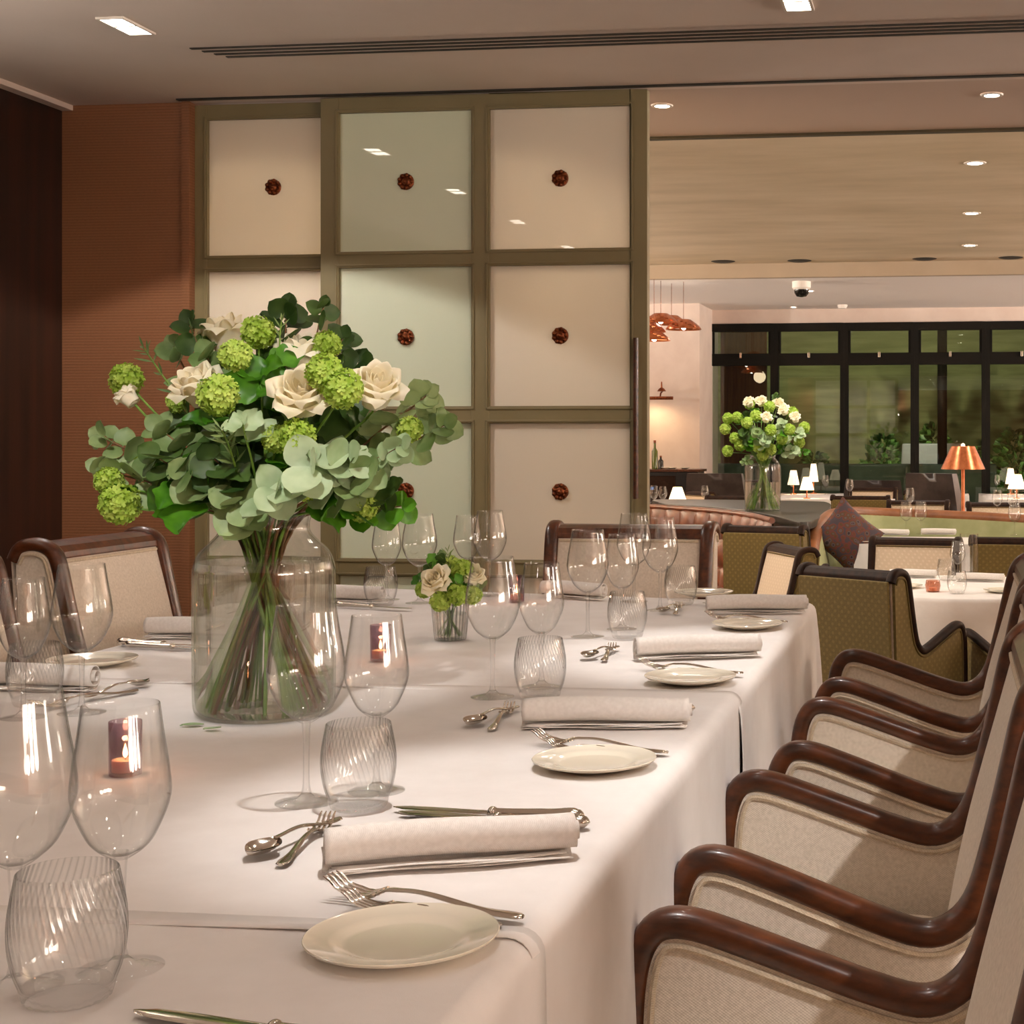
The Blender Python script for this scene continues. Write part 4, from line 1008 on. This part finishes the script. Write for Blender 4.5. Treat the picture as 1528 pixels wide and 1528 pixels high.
# tables
def round_table(px, py, r, label, Z=LT, name='round_table'):
    p = on(px, py, Z); t = empty(name, (p.x, p.y, LOW), label=label, cat='table', group='white clothed tables in the restaurant'); H = Z-LOW
    n = 96; prof = [(0, H), (r-.02, H), (r-.006, H-.004), (r, H-.02)]+[(r+.004+.03*k/10, H-.02-(H-.05)*k/10) for k in range(1, 11)]
    MB().lathe(prof, n, wob=lambda rr, z, a: rr+(max(0, (H-.02-z))*.045*sin(14*a+.6)+max(0, H-.02-z)*.02*sin(23*a) if z < H-.02 else 0)).build('cloth', M['white_cloth'], t, angle=70)
    MB().lathe([(.28, 0), (.28, .02), (.05, .05), (.045, H-.04), (.2, H-.015), (0, H-.015)], 20).build('pedestal', M['dark_wood'], t)
    return p
def square_table(p0, w, d, label, Z, rz=0, name='square_table'):
    t = empty(name, (p0.x, p0.y, LOW), rz, label, 'table', 'white clothed tables in the restaurant'); H = Z-LOW
    m = MB(); m.grid(lambda u, v: ((u-.5)*w, (v-.5)*d, H), 6, 6)
    per = []
    for k in range(24): per.append((-w/2+w*k/24, -d/2, 0, -1))
    for k in range(24): per.append((w/2, -d/2+d*k/24, 1, 0))
    for k in range(24): per.append((w/2-w*k/24, d/2, 0, 1))
    for k in range(25): per.append((-w/2, d/2-d*k/24, -1, 0))
    def f(u, v):
        x, y, nx, ny = per[int(u*96+.5) % 97]; o = v*(.012*sin(u*96*.9)+.02); return (x+nx*o, y+ny*o, H-(H-.03)*v)
    m.grid(f, 96, 8); m.build('cloth', M['white_cloth'], t, angle=50)
    MB().span(-.05, .05, -.05, .05, 0, H-.02).build('pedestal', M['dark_wood'], t)
    return t
t1 = round_table(1434, 874.5, .60, 'round table with a white cloth beyond the right row of chairs')
p = on(1400, 803, .50); square_table(Vector((p.x+.22, p.y-.25, 0)), 1.5, .75, 'white clothed table in front of the sage green sofa', .50)
p = on(1203, 740.5, .45); square_table(Vector((p.x, p.y, 0)), .85, 2.2, 'small white clothed table by the windows right of the second bouquet', .45)
p = on(1020, 757, .45); square_table(Vector((p.x-.1, p.y, 0)), 1.0, .9, 'white clothed table behind the brown leather banquette', .45)
p = on(1430, 768, .5); square_table(Vector((p.x, p.y, 0)), 1.25, .7, 'white clothed table between the copper lamp and the far row of tan chairs', .5)
p = on(1296, 746, .45); square_table(Vector((p.x, p.y, 0)), .6, .7, 'white clothed table among the far row of chairs by the windows', .45)
p = on(1405, 738, .45); square_table(Vector((p.x, p.y, 0)), .7, .8, 'small white clothed table behind the copper lamp', .45)
p = on(1520, 741, .45); square_table(Vector((p.x, p.y, 0)), .95, 2.2, 'white clothed table at the right edge by the windows', .45)
# glasses on those tables
bgw = 'wine glasses on the restaurant tables'
def bg(px, py, zc, sc, label, pr=LG): p = at(px, py, zc); return pr.put(p, 0, label, bgw, scale=sc)
Z1 = F*(CAMZ-LT)
def onlow(px, py, Z=LT): return on(px, py, Z)
for (px, py, Z, sc, lb) in ((1429, 866, LT, .88, 'wine glass on the round table in front of the glass candle cylinder'), (1352, 797, .5, 1, 'left wine glass of a pair before the sage green sofa'), (1374, 797, .5, 1, 'right wine glass of a pair before the sage green sofa'), (1514, 799, .5, 1, 'wine glass before the sage green sofa near the right edge'),
        (976, 759, LT, 1.05, 'wine glass nearest the sliding door on the table behind the banquette'), (989, 759, LT, 1.0, 'wine glass beside the small lamp behind the banquette'), (1052, 757, LT, 1.0, 'single wine glass on the table behind the banquette, right of the small lamp'), (1268, 746, LT, 1.1, 'wine glass alone before the far row of chairs, right of the second bouquet'), (1358, 766, .5, 1.0, 'wine glass standing in front of the tan chairs of the far row'),
        (1488, 771, .5, 1.0, 'left wine glass of a pair right of the copper lamp'), (1511, 772, .5, 1.0, 'right wine glass of a pair right of the copper lamp'), (1488, 737, LT, 1.1, 'wine glass on the far table right of the copper lamp'), (1232, 738, LT, 1.1, 'wine glass on the small table by the windows'), (1182, 738, LT, 1.1, 'wine glass on the small table by the windows, beside the second bouquet')):
    LG.put(on(px, py, Z), 0, lb, bgw, scale=sc)
TB.put(on(1428, 886, LT), 0, 'tumbler at the near edge of the round table', 'tumblers in the restaurant', scale=1.1)
TB.put(on(1412, 866, LT), 0, 'tumbler behind the wine glass on the round table', 'tumblers in the restaurant', scale=1.1)
q = on(1446, 855, LT); cy = MB().lathe([(0, .004), (.046, .004), (.046, .21), (.050, .21), (.050, 0), (0, 0)], 32).build('glass_cylinder', M['glass'], None, loc=q, angle=60); tag(cy, 'tall clear glass candle cylinder on the round table', 'candle holder')
q = on(1392, 883, LT); o = MB().lathe([(0, .003), (.028, .003), (.034, .03), (.029, .055), (.032, .055), (.037, .03), (.031, 0), (0, 0)], 24).build('votive_glass', thin_glass('rose glass', tint=(.85, .66, .58, 1), edge=(.5, .3, .25, 1)), None, loc=q, angle=60); tag(o, 'small round pinkish votive glass on the round table', 'candle holder')
o = MB().lathe([(0, 0), (.018, 0), (.018, .016), (0, .016)], 16).build('candle', M['wax'], None, loc=(q.x, q.y, q.z+.004)); tag(o, 'candle inside the pinkish votive glass', 'candle')
for (px, py, Z, rz, lb) in ((1462, 868, LT, -.05, 'white napkin on the round table behind the tumbler'), (1362, 862, LT, .0, 'white napkin on the round table beside the nearest olive chair'), (1330, 799, .5, 0, 'white napkin left of the glasses before the sage green sofa'), (1400, 798, .5, 0, 'white napkin right of the glasses before the sage green sofa')):
    NP.put(on(px, py, Z)+Vector((0, 0, .001)), rz, lb, 'napkins in the restaurant')
for (px, py, Z, lb) in ((1350, 877, LT, 'side plate on the round table beside the nearest olive chair'), (1495, 884, LT, 'side plate at the right of the round table'), (1283, 810, .5, 'side plate at the left corner of the table before the sofa')):
    PL.put(on(px, py, Z)+Vector((0, 0, .001)), 0, lb, 'side plates in the restaurant', scale=1.1)
# table lamps with little lit shades
lg = 'small lit table lamps'
def lamp(px, y0, y1, w, zc, label):
    a = on(px, y1, LT); zc = F*(CAMZ-LT)/(y1-HZ); b = at(px, y0, zc); h = b.z-a.z; r = w*zc/F/2
    t = empty('table_lamp', a, label=label, cat='lamp', group=lg)
    MB().lathe([(0, 0), (.045, 0), (.045, .008), (.008, .014), (.006, h*.45), (.006, h*.6), (0, h*.6)], 16).build('base', M['copper_lamp'], t, angle=50)
    MB().lathe([(r, h*.40), (r*.52, h), (r*.50, h), (r*.97, h*.40)], 28).build('shade', M['shade_lit'], t, angle=60)
    point('lamp_bulb', (a.x, a.y, a.z+h*.6), 2.0, (1, .74, .45), .03)
lamp(1011, 727, 757, 26, 16.0, 'small lit lamp on the table behind the banquette, near the sliding door')
lamp(1184, 702, 737.5, 18, 19.0, 'left small lit lamp by the windows right of the second bouquet')
lamp(1204, 712, 744, 22, 18.0, 'nearest small lit lamp by the windows right of the second bouquet')
lamp(1214, 692, 736.5, 15, 20.0, 'farthest small lit lamp close to the window right of the second bouquet')
lamp(1517, 708, 744, 27, 17.5, 'small lit lamp at the right edge of the picture')
lamp(1508, 699, 737.5, 16, 19.5, 'smaller lit lamp behind the one at the right edge')
# copper lamp behind the sofa
a = at(1437, 770, 12.6); sc = 12.6/F; t = empty('copper_lamp', a, label='tall copper table lamp with a conical shade behind the sage green sofa', cat='lamp')
MB().lathe([(0, 0), (9*sc, 0), (9*sc, .012), (3*sc, .03), (2.6*sc, .05), (2.6*sc, 88*sc), (0, 88*sc)], 20).build('stand', M['copper_lamp'], t, angle=50)
MB().lathe([(33*sc, 70*sc), (17.5*sc, 104*sc), (16.5*sc, 104*sc), (32*sc, 70*sc)], 36).build('shade', M['copper_lamp'], t, angle=60)
MB().lathe([(0, 101*sc), (3*sc, 103*sc), (3*sc, 107*sc), (0, 109*sc)], 12).build('finial', M['shade_lit'], t)
point('lamp_bulb', (a.x, a.y, a.z+.48), 5, (1, .74, .45), .03)
o = MB().span(-1.3, 2.2, -.16, .16, 0, a.z-LOW-.002).build('console', M['dark_wood'], None, loc=(a.x, a.y+.06, LOW), bevel=.006); tag(o, 'dark console behind the sage green sofa carrying the copper lamp', 'console table')
# brown tufted banquette
def sweep_wall(pts, n): return smooth_path(pts, n)
ban = empty('banquette', at(1070, 765, 10.6)*1, label='brown buttoned leather banquette curving below the counter', cat='sofa'); ban.location.z = LOW
bp = smooth_path([at(930, 753, 11.7), at(1000, 758, 11.16), at(1070, 763, 10.6), at(1118, 769, 10.1), at(1152, 777, 9.45)], 60)
ow = ban.location.copy()
def bank(u, v):
    i = u*59; k = min(int(i), 58); q = i-k; p = bp[k]*(1-q)+bp[k+1]*q; t = bp[min(k+1, 59)]-bp[max(k-1, 0)]; nn = Vector((t.y, -t.x, 0)).normalized()
    h = p.z-LOW; z = h*v; uu = u*13; 
    puff = .035*(abs(sin(pi*(uu+ (.5 if int(v*5) % 2 else 0))))**.5)*(abs(sin(pi*v*5))**.4) if v > .4 else 0.0
    seat = .0 if v > .46 else .42*(1 if v < .44 else (.46-v)/.02)
    o = p+nn*(puff+.02*sin(pi*v)+seat); return (o.x-ow.x, o.y-ow.y, z)
m = MB(); m.grid(bank, 150, 60); m.build('upholstery', M['leather'], ban, angle=80)
MB().tube([(p.x-ow.x, p.y-ow.y, p.z-LOW) for p in bp], .02, 10).build('rim', M['leather'], ban)
m = MB(); m.grid(lambda u, v: tuple(Vector((bp[int(u*59)].x-ow.x, bp[int(u*59)].y-ow.y+.08, (bp[int(u*59)].z-LOW)*v))), 59, 2); m.build('rear_panel', M['dark_wood'], ban)
# counter with a rounded end behind it
cz = .66; cc = on(1150, 762, cz); ct = empty('counter', (cc.x, cc.y, LOW), 0, 'dark counter with a rounded end carrying the second bouquet', 'counter')
ov = [on(px, py, cz)-cc for px, py in ((985, 750), (1000, 752.5), (1060, 756), (1110, 761), (1150, 768), (1185, 777), (1200, 778.5), (1215, 776), (1230, 766), (1240, 755), (1236, 750), (1220, 748), (1150, 746.5), (985, 745))]
ov = [(p.x, p.y) for p in smooth_path(ov+[ov[0]], 70)][:-1]
H0 = cz-LOW
MB().prism(ov, lambda x, y: (x, y, H0-.05), lambda x, y: (x, y, H0)).build('counter_top', M['counter_top'], ct, bevel=.006)
MB().prism([(x*.86-.02, y*.86+.06) for x, y in ov], lambda x, y: (x, y, 0), lambda x, y: (x, y, H0-.05)).build('body', M['mahogany'], ct, smooth=False)
# sage green sofa with a leather rim
sp = smooth_path([at(1211, 835, 9.3), at(1214, 806, 9.5), at(1227, 780, 9.95), at(1256, 766, 10.7), at(1340, 768, 11.0), at(1440, 772, 10.9), at(1545, 778, 10.7)], 64)
so = empty('sofa', (sp[32].x, sp[32].y, LOW), label='sage green curved sofa with a tan leather rim', cat='sofa'); ow2 = so.location.copy()
MB().tube([p-ow2 for p in sp], .045, 12).build('rim', M['leather_rim'], so)
def sb(u, v, off):
    i = u*63; k = min(int(i), 62); q = i-k; p = sp[k]*(1-q)+sp[k+1]*q; t = sp[min(k+1, 63)]-sp[max(k-1, 0)]; nn = Vector((t.y, -t.x, 0))
    nn = nn.normalized() if nn.length > 1e-5 else Vector((1, 0, 0))
    o = p-ow2+nn*(off*(.04+.05*sin(pi*v))); return (o.x, o.y, (p.z-LOW)*v)
MB().grid(lambda u, v: sb(u, v, 1), 80, 14).build('inner_back', M['sage'], so, angle=80)
MB().grid(lambda u, v: sb(u, v, -.8), 80, 4).build('outer_back', M['leather_rim'], so, angle=80)
MB().span(-.45, 1.2, -.42, -.08, .12, .42).build('seat', M['sage'], so, bevel=.04)
# patterned cushion
def kilim():
    t = NT('patterned cushion cloth'); v = t.coord(scale=(24, 24, 24)); f = t.noise(v, .6, 3); w = t.n('TexVoronoi', i_Vector=v, i_Scale=1.1).outputs['Distance']
    c = t.ramp(t.math('ADD', t.math('MULTIPLY', w, .7), t.math('MULTIPLY', f, .5)), [(.3, srgb(36, 28, 30)), (.42, srgb(92, 76, 82)), (.52, srgb(74, 58, 30)), (.62, srgb(104, 50, 38)), (.72, srgb(66, 56, 62))])
    return t.done(t.pbr(Base_Color=c, Roughness=.9))
m = MB()
for s in (-1, 1): m.grid(lambda u, v: ((u-.5)*.37*(1-.10*sin(pi*v)), s*.075*(sin(pi*u)*sin(pi*v))**.45, (v-.5)*.37*(1-.10*sin(pi*u))), 16, 16, flip=s > 0)
p = at(1264, 800, 9.7); o = m.build('cushion', kilim(), None, angle=80, loc=p); o.rotation_euler = (-.25, .72, .25); tag(o, 'patterned diamond cushion leaning in the left corner of the sage green sofa', 'cushion')

# ---------------------------------------------------------------- second bouquet
q = on(1138, 762, cz); k2 = F*(CAMZ-cz)/(762-HZ)/F
v2 = empty('flower_vase', (q.x, q.y, cz+.001), label='clear glass vase of the second bouquet on the dark counter', cat='vase')
hv = 82*k2; rv = 27*k2
go = [(p.x, p.y) for p in smooth_path([(rv*.93, 0, 0), (rv, .015, 0), (rv, hv*.72, 0), (rv*.93, hv*.86, 0), (rv*.72, hv*.95, 0), (rv*.74, hv, 0)], 26)]
MB().lathe([(0, .006)]+[(r-.004, z+.004) for r, z in go]+go[::-1]+[(0, 0)], 40).build('wall', M['vase_glass'], v2, angle=85)
MB().lathe([(0, .008), (rv-.005, .008), (rv-.005, hv*.52), (0, hv*.52)], 40).build('water', M['water'], v2, angle=50)
spot('restaurant_fill_spot', (q.x+.5, q.y-1.6, HM-.05), 260, 26, .7, (1, .93, .84), tgt=(q.x, q.y, q.z+.55), size=.06)  # bare spot added to brighten the second bouquet
C2 = Bouquet((q.x, q.y, cz), cz+.012, cz+hv*.95, rv*.85, rv*.5, 1.25, 21)
J = lambda px, py, dy: aty(px, py, q.y+dy)
g2 = 'flowers of the second bouquet'
for i, (px, py, dy, sz, lb) in enumerate(((1120, 605, .05, 'r', 'left'), (1136, 604, .0, 'r', 'top'), (1142, 628, -.2, 'r', 'middle'), (1172, 617, -.1, 'r', 'upper right'), (1187, 628, -.1, 'r', 'right'), (1160, 607, .05, 'r', 'upper'))):
    p = J(px, py, dy); C2.rose(p, ROSE[i % 2], 1.1, 'pale rose at the %s of the second bouquet' % lb, g2, (.3*(i % 3-1), -.5, .7))
for i, (px, py, dy, lb) in enumerate(((1118, 602, .1, 'upper left top'), (1148, 607, -.05, 'top'), (1100, 623, -.05, 'upper left'), (1086, 624, 0, 'far upper left'), (1115, 631, -.15, 'left middle'), (1082, 640, 0, 'far left'), (1128, 620, -.1, 'centre top'), (1150, 642, -.25, 'centre'), (1178, 641, -.2, 'right middle'), (1183, 615, 0, 'upper right'), (1200, 638, 0, 'far right'), (1097, 654, -.1, 'lower left middle'), (1104, 664, -.1, 'lower left'), (1086, 673, -.05, 'lowest left'), (1132, 667, -.15, 'lower centre'), (1138, 679, -.1, 'lowest centre'), (1150, 671, -.12, 'lower right of centre'), (1167, 655, -.15, 'right of centre'), (1193, 660, -.05, 'lower right'))):
    p = J(px, py, dy); C2.snow(p, SNOW[i % 3], 1.45, 'round green snowball flower at the %s of the second bouquet' % lb, g2, i % 2 == 0)
for i, (px, py, dy, mat, n, sz, lb) in enumerate(((1158, 590, .05, 'euc_dark', 6, .022, 'sprig standing highest'), (1130, 645, -.25, 'euc', 5, .03, 'grey leaves in the middle'), (1142, 655, -.25, 'euc_pale', 5, .034, 'silver leaves below the middle'), (1168, 632, -.2, 'euc_pale', 5, .03, 'silver leaves right of the middle'), (1195, 645, -.1, 'euc_pale', 5, .03, 'silver leaves at the right'), (1188, 672, -.1, 'euc_pale', 6, .03, 'silver leaves at the lower right'), (1108, 645, -.15, 'euc_dark', 6, .03, 'dark leaves at the left'), (1122, 655, -.1, 'leaf', 6, .03, 'green leaves at the lower left'), (1175, 665, -.05, 'leaf', 6, .03, 'green leaves at the lower right'), (1108, 690, -.1, 'euc', 5, .02, 'leaves hanging lowest'), (1160, 640, .05, 'euc_dark', 7, .034, 'dark leaves behind the middle'), (1115, 620, .1, 'euc_dark', 7, .034, 'dark leaves behind the left'), (1205, 674, 0, 'leaf', 5, .02, 'leaves reaching farthest right'))):
    C2.sprig(J(px, py, dy), mat, 'second bouquet: '+lb, 'foliage of the second bouquet', n, sz, 'stem_green', .34)

# ---------------------------------------------------------------- left wall, sideboard, picture light
ZB = 20.5
a, b = at(940, 470, 19.6), at(1044, 470, 19.6)
struct('wall_picture', MB().span(a.x-1.2, b.x, b.y, Y3+.3, LOW, HF), M['bg_wall'], smooth=False)
r = empty('picture_light', at(985, 594, 19.4), label='bronze picture light glowing on the far left wall', cat='wall lamp')
MB().tube([(-.26, 0, 0), (.17, 0, 0)], .022, 12).build('lamp_bar', M['copper'], r)
MB().tube([(0, 0, 0), (0, .03, .06), (0, .15, .09)], .010, 8).build('arm', M['copper'], r)
MB().lathe([(0, 0), (.06, 0), (.04, .03), (.012, .05), (.008, .12), (0, .13)], 14, Tm((0, .1, .09))).build('mount', M['copper'], r)
p = at(970, 600, 19.35); spot('picture_lamp', p, 14, 150, .6, (1, .72, .42), tgt=(p.x, p.y+.35, p.z-1.0), size=.1)
sbp = at(990, 700, 18.9)
s = empty('sideboard', (sbp.x, sbp.y+.1, LOW), label='dark sideboard under the picture light with bottles on it', cat='sideboard'); hs = sbp.z-LOW
MB().span(-.75, .46, -.25, .25, .08, hs-.03).build('carcass', plain('black lacquer', srgb(22, 20, 20), .3), s, bevel=.005)
MB().span(-.77, .49, -.27, .27, hs-.03, hs).build('top', M['mahogany'], s, bevel=.004)
for x in (-.45, -.02): MB().span(x-.2, x+.2, -.262, -.25, .14, hs-.08).build('door', M['dark_wood'], s, bevel=.003)
for x in (-.7, .42): MB().span(x-.03, x+.03, -.2, .2, 0, .09).build('leg', M['dark_wood'], s, bevel=.003)
def bottle(px, y0, w, label, mat):
    zc = 18.9; p = at(px, 700, zc); h = (700-y0)*zc/F; rr = w*zc/F/2
    r_ = empty('bottle', p, label=label, cat='bottle', group='bottles on the sideboard')
    MB().lathe([(0, 0), (rr, 0), (rr, h*.62), (rr*.4, h*.74), (rr*.36, h*.97), (0, h*.97)], 16).build('body', mat, r_, angle=50)
    MB().lathe([(0, h*.9), (rr*.42, h*.9), (rr*.42, h), (0, h)], 12).build('cap', M['copper'], r_, angle=50)
gb = plain('olive green bottle glass', srgb(78, 84, 20), .15); db = plain('dark bottle glass', srgb(32, 24, 14), .15)
bottle(977, 657, 9, 'tall olive green bottle on the sideboard', gb); bottle(986, 680, 8, 'short dark bottle beside the tall green one', db); bottle(964, 652, 9, 'dark bottle half hidden by the sliding door', db)
for (px, lb) in ((993, 'white dish on the sideboard beside the bottles'), (1003, 'white dish in the middle of the sideboard'), (1022, 'white dish at the right end of the sideboard')):
    p = at(px, 700, 18.85); tag(MB().lathe([(0, 0), (.03, 0), (.06, .02), (.057, .022), (0, .006)], 20).build('dish', M['china'], None, loc=p), lb, 'dish', 'white dishes on the sideboard')
# bottle of water with a blue cap among the far glasses
p = on(973, 759, LT); w = empty('water_bottle', p, label='clear water bottle with a blue cap behind the banquette', cat='bottle')
MB().lathe([(0, 0), (.035, 0), (.035, .15), (.014, .19), (.014, .205), (0, .205)], 16).build('body', M['glass'], w); MB().lathe([(.017, .195), (.017, .225), (0, .225)], 12).build('cap', plain('blue cap', srgb(60, 120, 200), .4), w)
# chandelier of pierced copper bowls
ch = empty('chandelier', at(1000, 485, 16.8), label='chandelier of pierced copper bowls hanging beside the sliding door', cat='chandelier')
def bowl(px, py, r0, zc):
    p = at(px, py, zc)-ch.location; m = MB(); n, k = 22, 6
    def q(i, j): a = 2*pi*i/n; t = j/k; rr = r0*(1-.62*t**1.4); return (p.x+rr*cos(a), p.y+rr*sin(a), p.z+r0*.55*(t-.4))
    for j in range(k):
        for i in range(n):
            if (i+j) % 3 and 0 < j < k-1 and (i*7+j*3) % 4 == 0: continue
            m.add([q(i, j), q(i+1, j), q(i+1, j+1), q(i, j+1)], [(0, 1, 2, 3)])
    m.build('shade', M['copper_lamp'], ch, smooth=False, solid=.006)
    MB().ball((p.x, p.y, p.z-.02), .028, 12, 8).build('bulb', M['lamp_glow'], ch)
    MB().tube([(p.x, p.y, p.z+r0*.3), (p.x, p.y, HF-ch.location.z)], .003, 6).build('rod', M['copper'], ch)
for (px, py, r0, zc) in ((986, 477, .2, 16.8), (1020, 486, .2, 16.9), (968, 490, .19, 16.7), (976, 503, .18, 16.6), (1002, 479, .18, 17.1)): bowl(px, py, r0, zc)
point('chandelier_light', at(990, 516, 16.5), 4, (1, .74, .48), .1)

# ---------------------------------------------------------------- windows
yw = at(1200, 600, ZB).y
def wx(px): return aty(px, 600, yw).x
def wz(py): return aty(1250, py, yw).z
zt, z0 = wz(482), LOW
struct('wall_window', MB().span(wx(1044), 9, yw-.02, yw+.2, zt, HF), M['bg_wall'], smooth=False)
bays = [(1057, 1156), (1156, 1260), (1260, 1365), (1365, 1471), (1471, 1578)]
for i, (a, b) in enumerate(bays):
    x0, x1 = wx(a), wx(b); r = empty('window_%d' % (i+1), ((x0+x1)/2, yw, LOW), kind='structure'); w = (x1-x0)/2; Z = lambda py: wz(py)-LOW
    f = MB(); f.span(-w, -w+.055, -.05, .05, 0, zt-LOW); f.span(w-.055, w, -.05, .05, 0, zt-LOW); f.span(-w+.055, w-.055, -.05, .05, Z(494), zt-LOW); f.span(-w+.055, w-.055, -.05, .05, Z(545), Z(527)); f.span(-w+.055, w-.055, -.05, .05, 0, Z(790))
    f.span(-w+.055, -w+.085, -.03, .03, Z(527), Z(494)); f.span(w-.085, w-.055, -.03, .03, Z(527), Z(494))
    f.build('frame', M['black_metal'], r, bevel=.003)
    MB().span(-w+.05, w-.05, -.004, .004, Z(529), Z(492)).build('top_pane', M['win_glass'], r, smooth=False)
    MB().span(-w+.05, w-.05, -.004, .004, Z(792), Z(543)).build('pane', M['win_glass'], r, smooth=False)
    MB().span(-.015, .015, -.09, -.05, Z(534), Z(526)).build('latch', M['steel'], r, bevel=.003)
x1 = wx(1578); struct('wall_window_end', MB().span(x1, 9, yw-.02, yw+.2, LOW, zt), M['bg_wall'], smooth=False)
# the lit garden outside
M['garden_wall'] = mottled('garden boards', srgb(112, 112, 66), srgb(140, 138, 90), 1.6, .8, (.6, 1, 5))
struct('garden_ground', MB().span(-14, 14, yw+.2, yw+9, LOW-.1, LOW-.02), mottled('lawn', srgb(50, 84, 22), srgb(84, 120, 40), 20, .95), smooth=False)
struct('garden_wall', MB().span(-14, 14, yw+6.5, yw+6.7, LOW, 5.5), M['garden_wall'], smooth=False)
def shrub(x, y, h, w, label, seed, mat='euc_dark'):
    rnd = random.Random(seed); r = empty('garden_shrub', (x, y, LOW-.02), label=label, cat='shrub', group='shrubs in the lit garden'); m = MB()
    for k in range(420):
        a = rnd.uniform(0, 6.28); q = rnd.uniform(.2, 1); z = rnd.uniform(.08, 1); rr = w*q*sin(pi*min(1, .15+.8*z)); d = Vector((cos(a), sin(a), rnd.uniform(-.2, .8)))
        disc_leaf(m, (rr*cos(a), rr*sin(a), h*z), d, (rnd.uniform(-1, 1), -1, .5), .16, .05, rnd, False)
    m.build('foliage', M[mat], r, angle=80)
    for k in range(4): MB().tube([(0, 0, 0), (rnd.uniform(-.5, .5)*w, rnd.uniform(-.5, .5)*w, h*.6)], .012, 6).build('branch', M['stem_brown'], r)
for i, (px, h, w, lb) in enumerate(((1318, 1.5, .45, 'leafy shrub behind the third window from the left'), (1395, 1.7, .4, 'leafy shrub behind the window with the white garden table'), (1448, 1.3, .35, 'leafy shrub behind the copper lamp'), (1215, 1.2, .45, 'leafy shrub behind the second window from the left'), (1515, 1.6, .5, 'leafy shrub behind the rightmost window'))):
    p = aty(px, 700, yw+5.2); shrub(p.x, p.y, h, w, lb, i+3)
p = aty(1392, 700, yw+2.6); gt_ = empty('garden_table', (p.x, p.y, LOW-.02), label='white clothed garden table outside the window', cat='table')
MB().prism([(-.45, -.4), (.45, -.4), (.45, .4), (-.45, .4)], lambda x, y: (x*1.06, y*1.06, .9), lambda x, y: (x, y, 1.42)).build('cloth', M['white_cloth'], gt_, bevel=.02)
for s in (-1, 1):
    for t_ in (-1, 1): MB().tube([(s*.4, t_*.35, 0), (s*.4, t_*.35, 1.0)], .02, 8).build('leg', M['black_metal'], gt_)
p = aty(1406, 600, yw+1.6); o = MB().tube([(0, 0, 0), (0, 0, 3.6)], .07, 12).build('garden_post', M['black_metal'], None, loc=(p.x, p.y, LOW-.02)); tag(o, 'black post in the garden behind the fourth window', 'post')
p = aty(1110, 600, yw+2.2); o = MB().span(-.35, .35, -.05, .05, 0, 3.6).build('garden_screen', mottled('reddish timber screen', srgb(104, 58, 22), srgb(128, 76, 32), 3, .6, (8, 1, .6)), None, loc=(p.x, p.y, LOW-.02), bevel=.01); tag(o, 'reddish timber screen outside the leftmost window', 'screen')
p = aty(1320, 690, yw+1.5); o = MB().span(-3.2, 1.6, -.2, .2, 0, 1.17-(690-HZ)*22/F-LOW).build('planter', mottled('grey blue planter', srgb(84, 94, 82), srgb(104, 114, 100), 4, .7), None, loc=(p.x, p.y, LOW-.02), bevel=.02); tag(o, 'long grey blue planter outside below the windows', 'planter')
p = aty(1385, 640, yw+1.0); spot('garden_fill_light', (p.x, p.y, LOW+2.6), 60, 40, .6, (1, .95, .85), tgt=(p.x, p.y+1.7, LOW+1.1), size=.1)  # bare spot added to whiten the garden table
for (px, e) in ((1240, 320), (1330, 500), (1420, 500), (1530, 200)):
    p = aty(px, 690, yw+3.4); spot('garden_fill_light', (p.x, p.y, LOW+.15), e*.4, 130, .7, (1, .95, .72), tgt=(p.x, p.y+2.6, LOW+1.9), size=.1)  # bare lights added to brighten the garden
# ================================================================ camera, world, exposure
cd = bpy.data.cameras.new('camera'); cam = bpy.data.objects.new('camera', cd); COL.objects.link(cam)
cam.location = (0, 0, CAMZ); cam.rotation_euler = (pi/2, 0, YAW)
cd.sensor_width = 36; cd.sensor_fit = 'HORIZONTAL'; cd.lens = 36*F/1528
cd.shift_x = -(CX-764)/1528; cd.shift_y = -(764-HZ)/1528; cd.clip_start = .02
SC.camera = cam
w = bpy.data.worlds.new('night'); SC.world = w; w.use_nodes = True
bgn = w.node_tree.nodes['Background']; bgn.inputs[0].default_value = (.05, .06, .08, 1); bgn.inputs[1].default_value = .3
vs = SC.view_settings; SC.display_settings.display_device = 'sRGB'
vs.view_transform = 'Standard'; vs.look = 'None'; vs.exposure = 0.0; vs.gamma = 1.0; vs.use_curve_mapping = False
cy_ = SC.cycles
cy_.max_bounces = 14; cy_.transparent_max_bounces = 40; cy_.transmission_bounces = 10; cy_.glossy_bounces = 6; cy_.diffuse_bounces = 5
cy_.caustics_reflective = False; cy_.caustics_refractive = False; cy_.sample_clamp_indirect = 6.0; cy_.sample_clamp_direct = 0
cy_.use_denoising = True
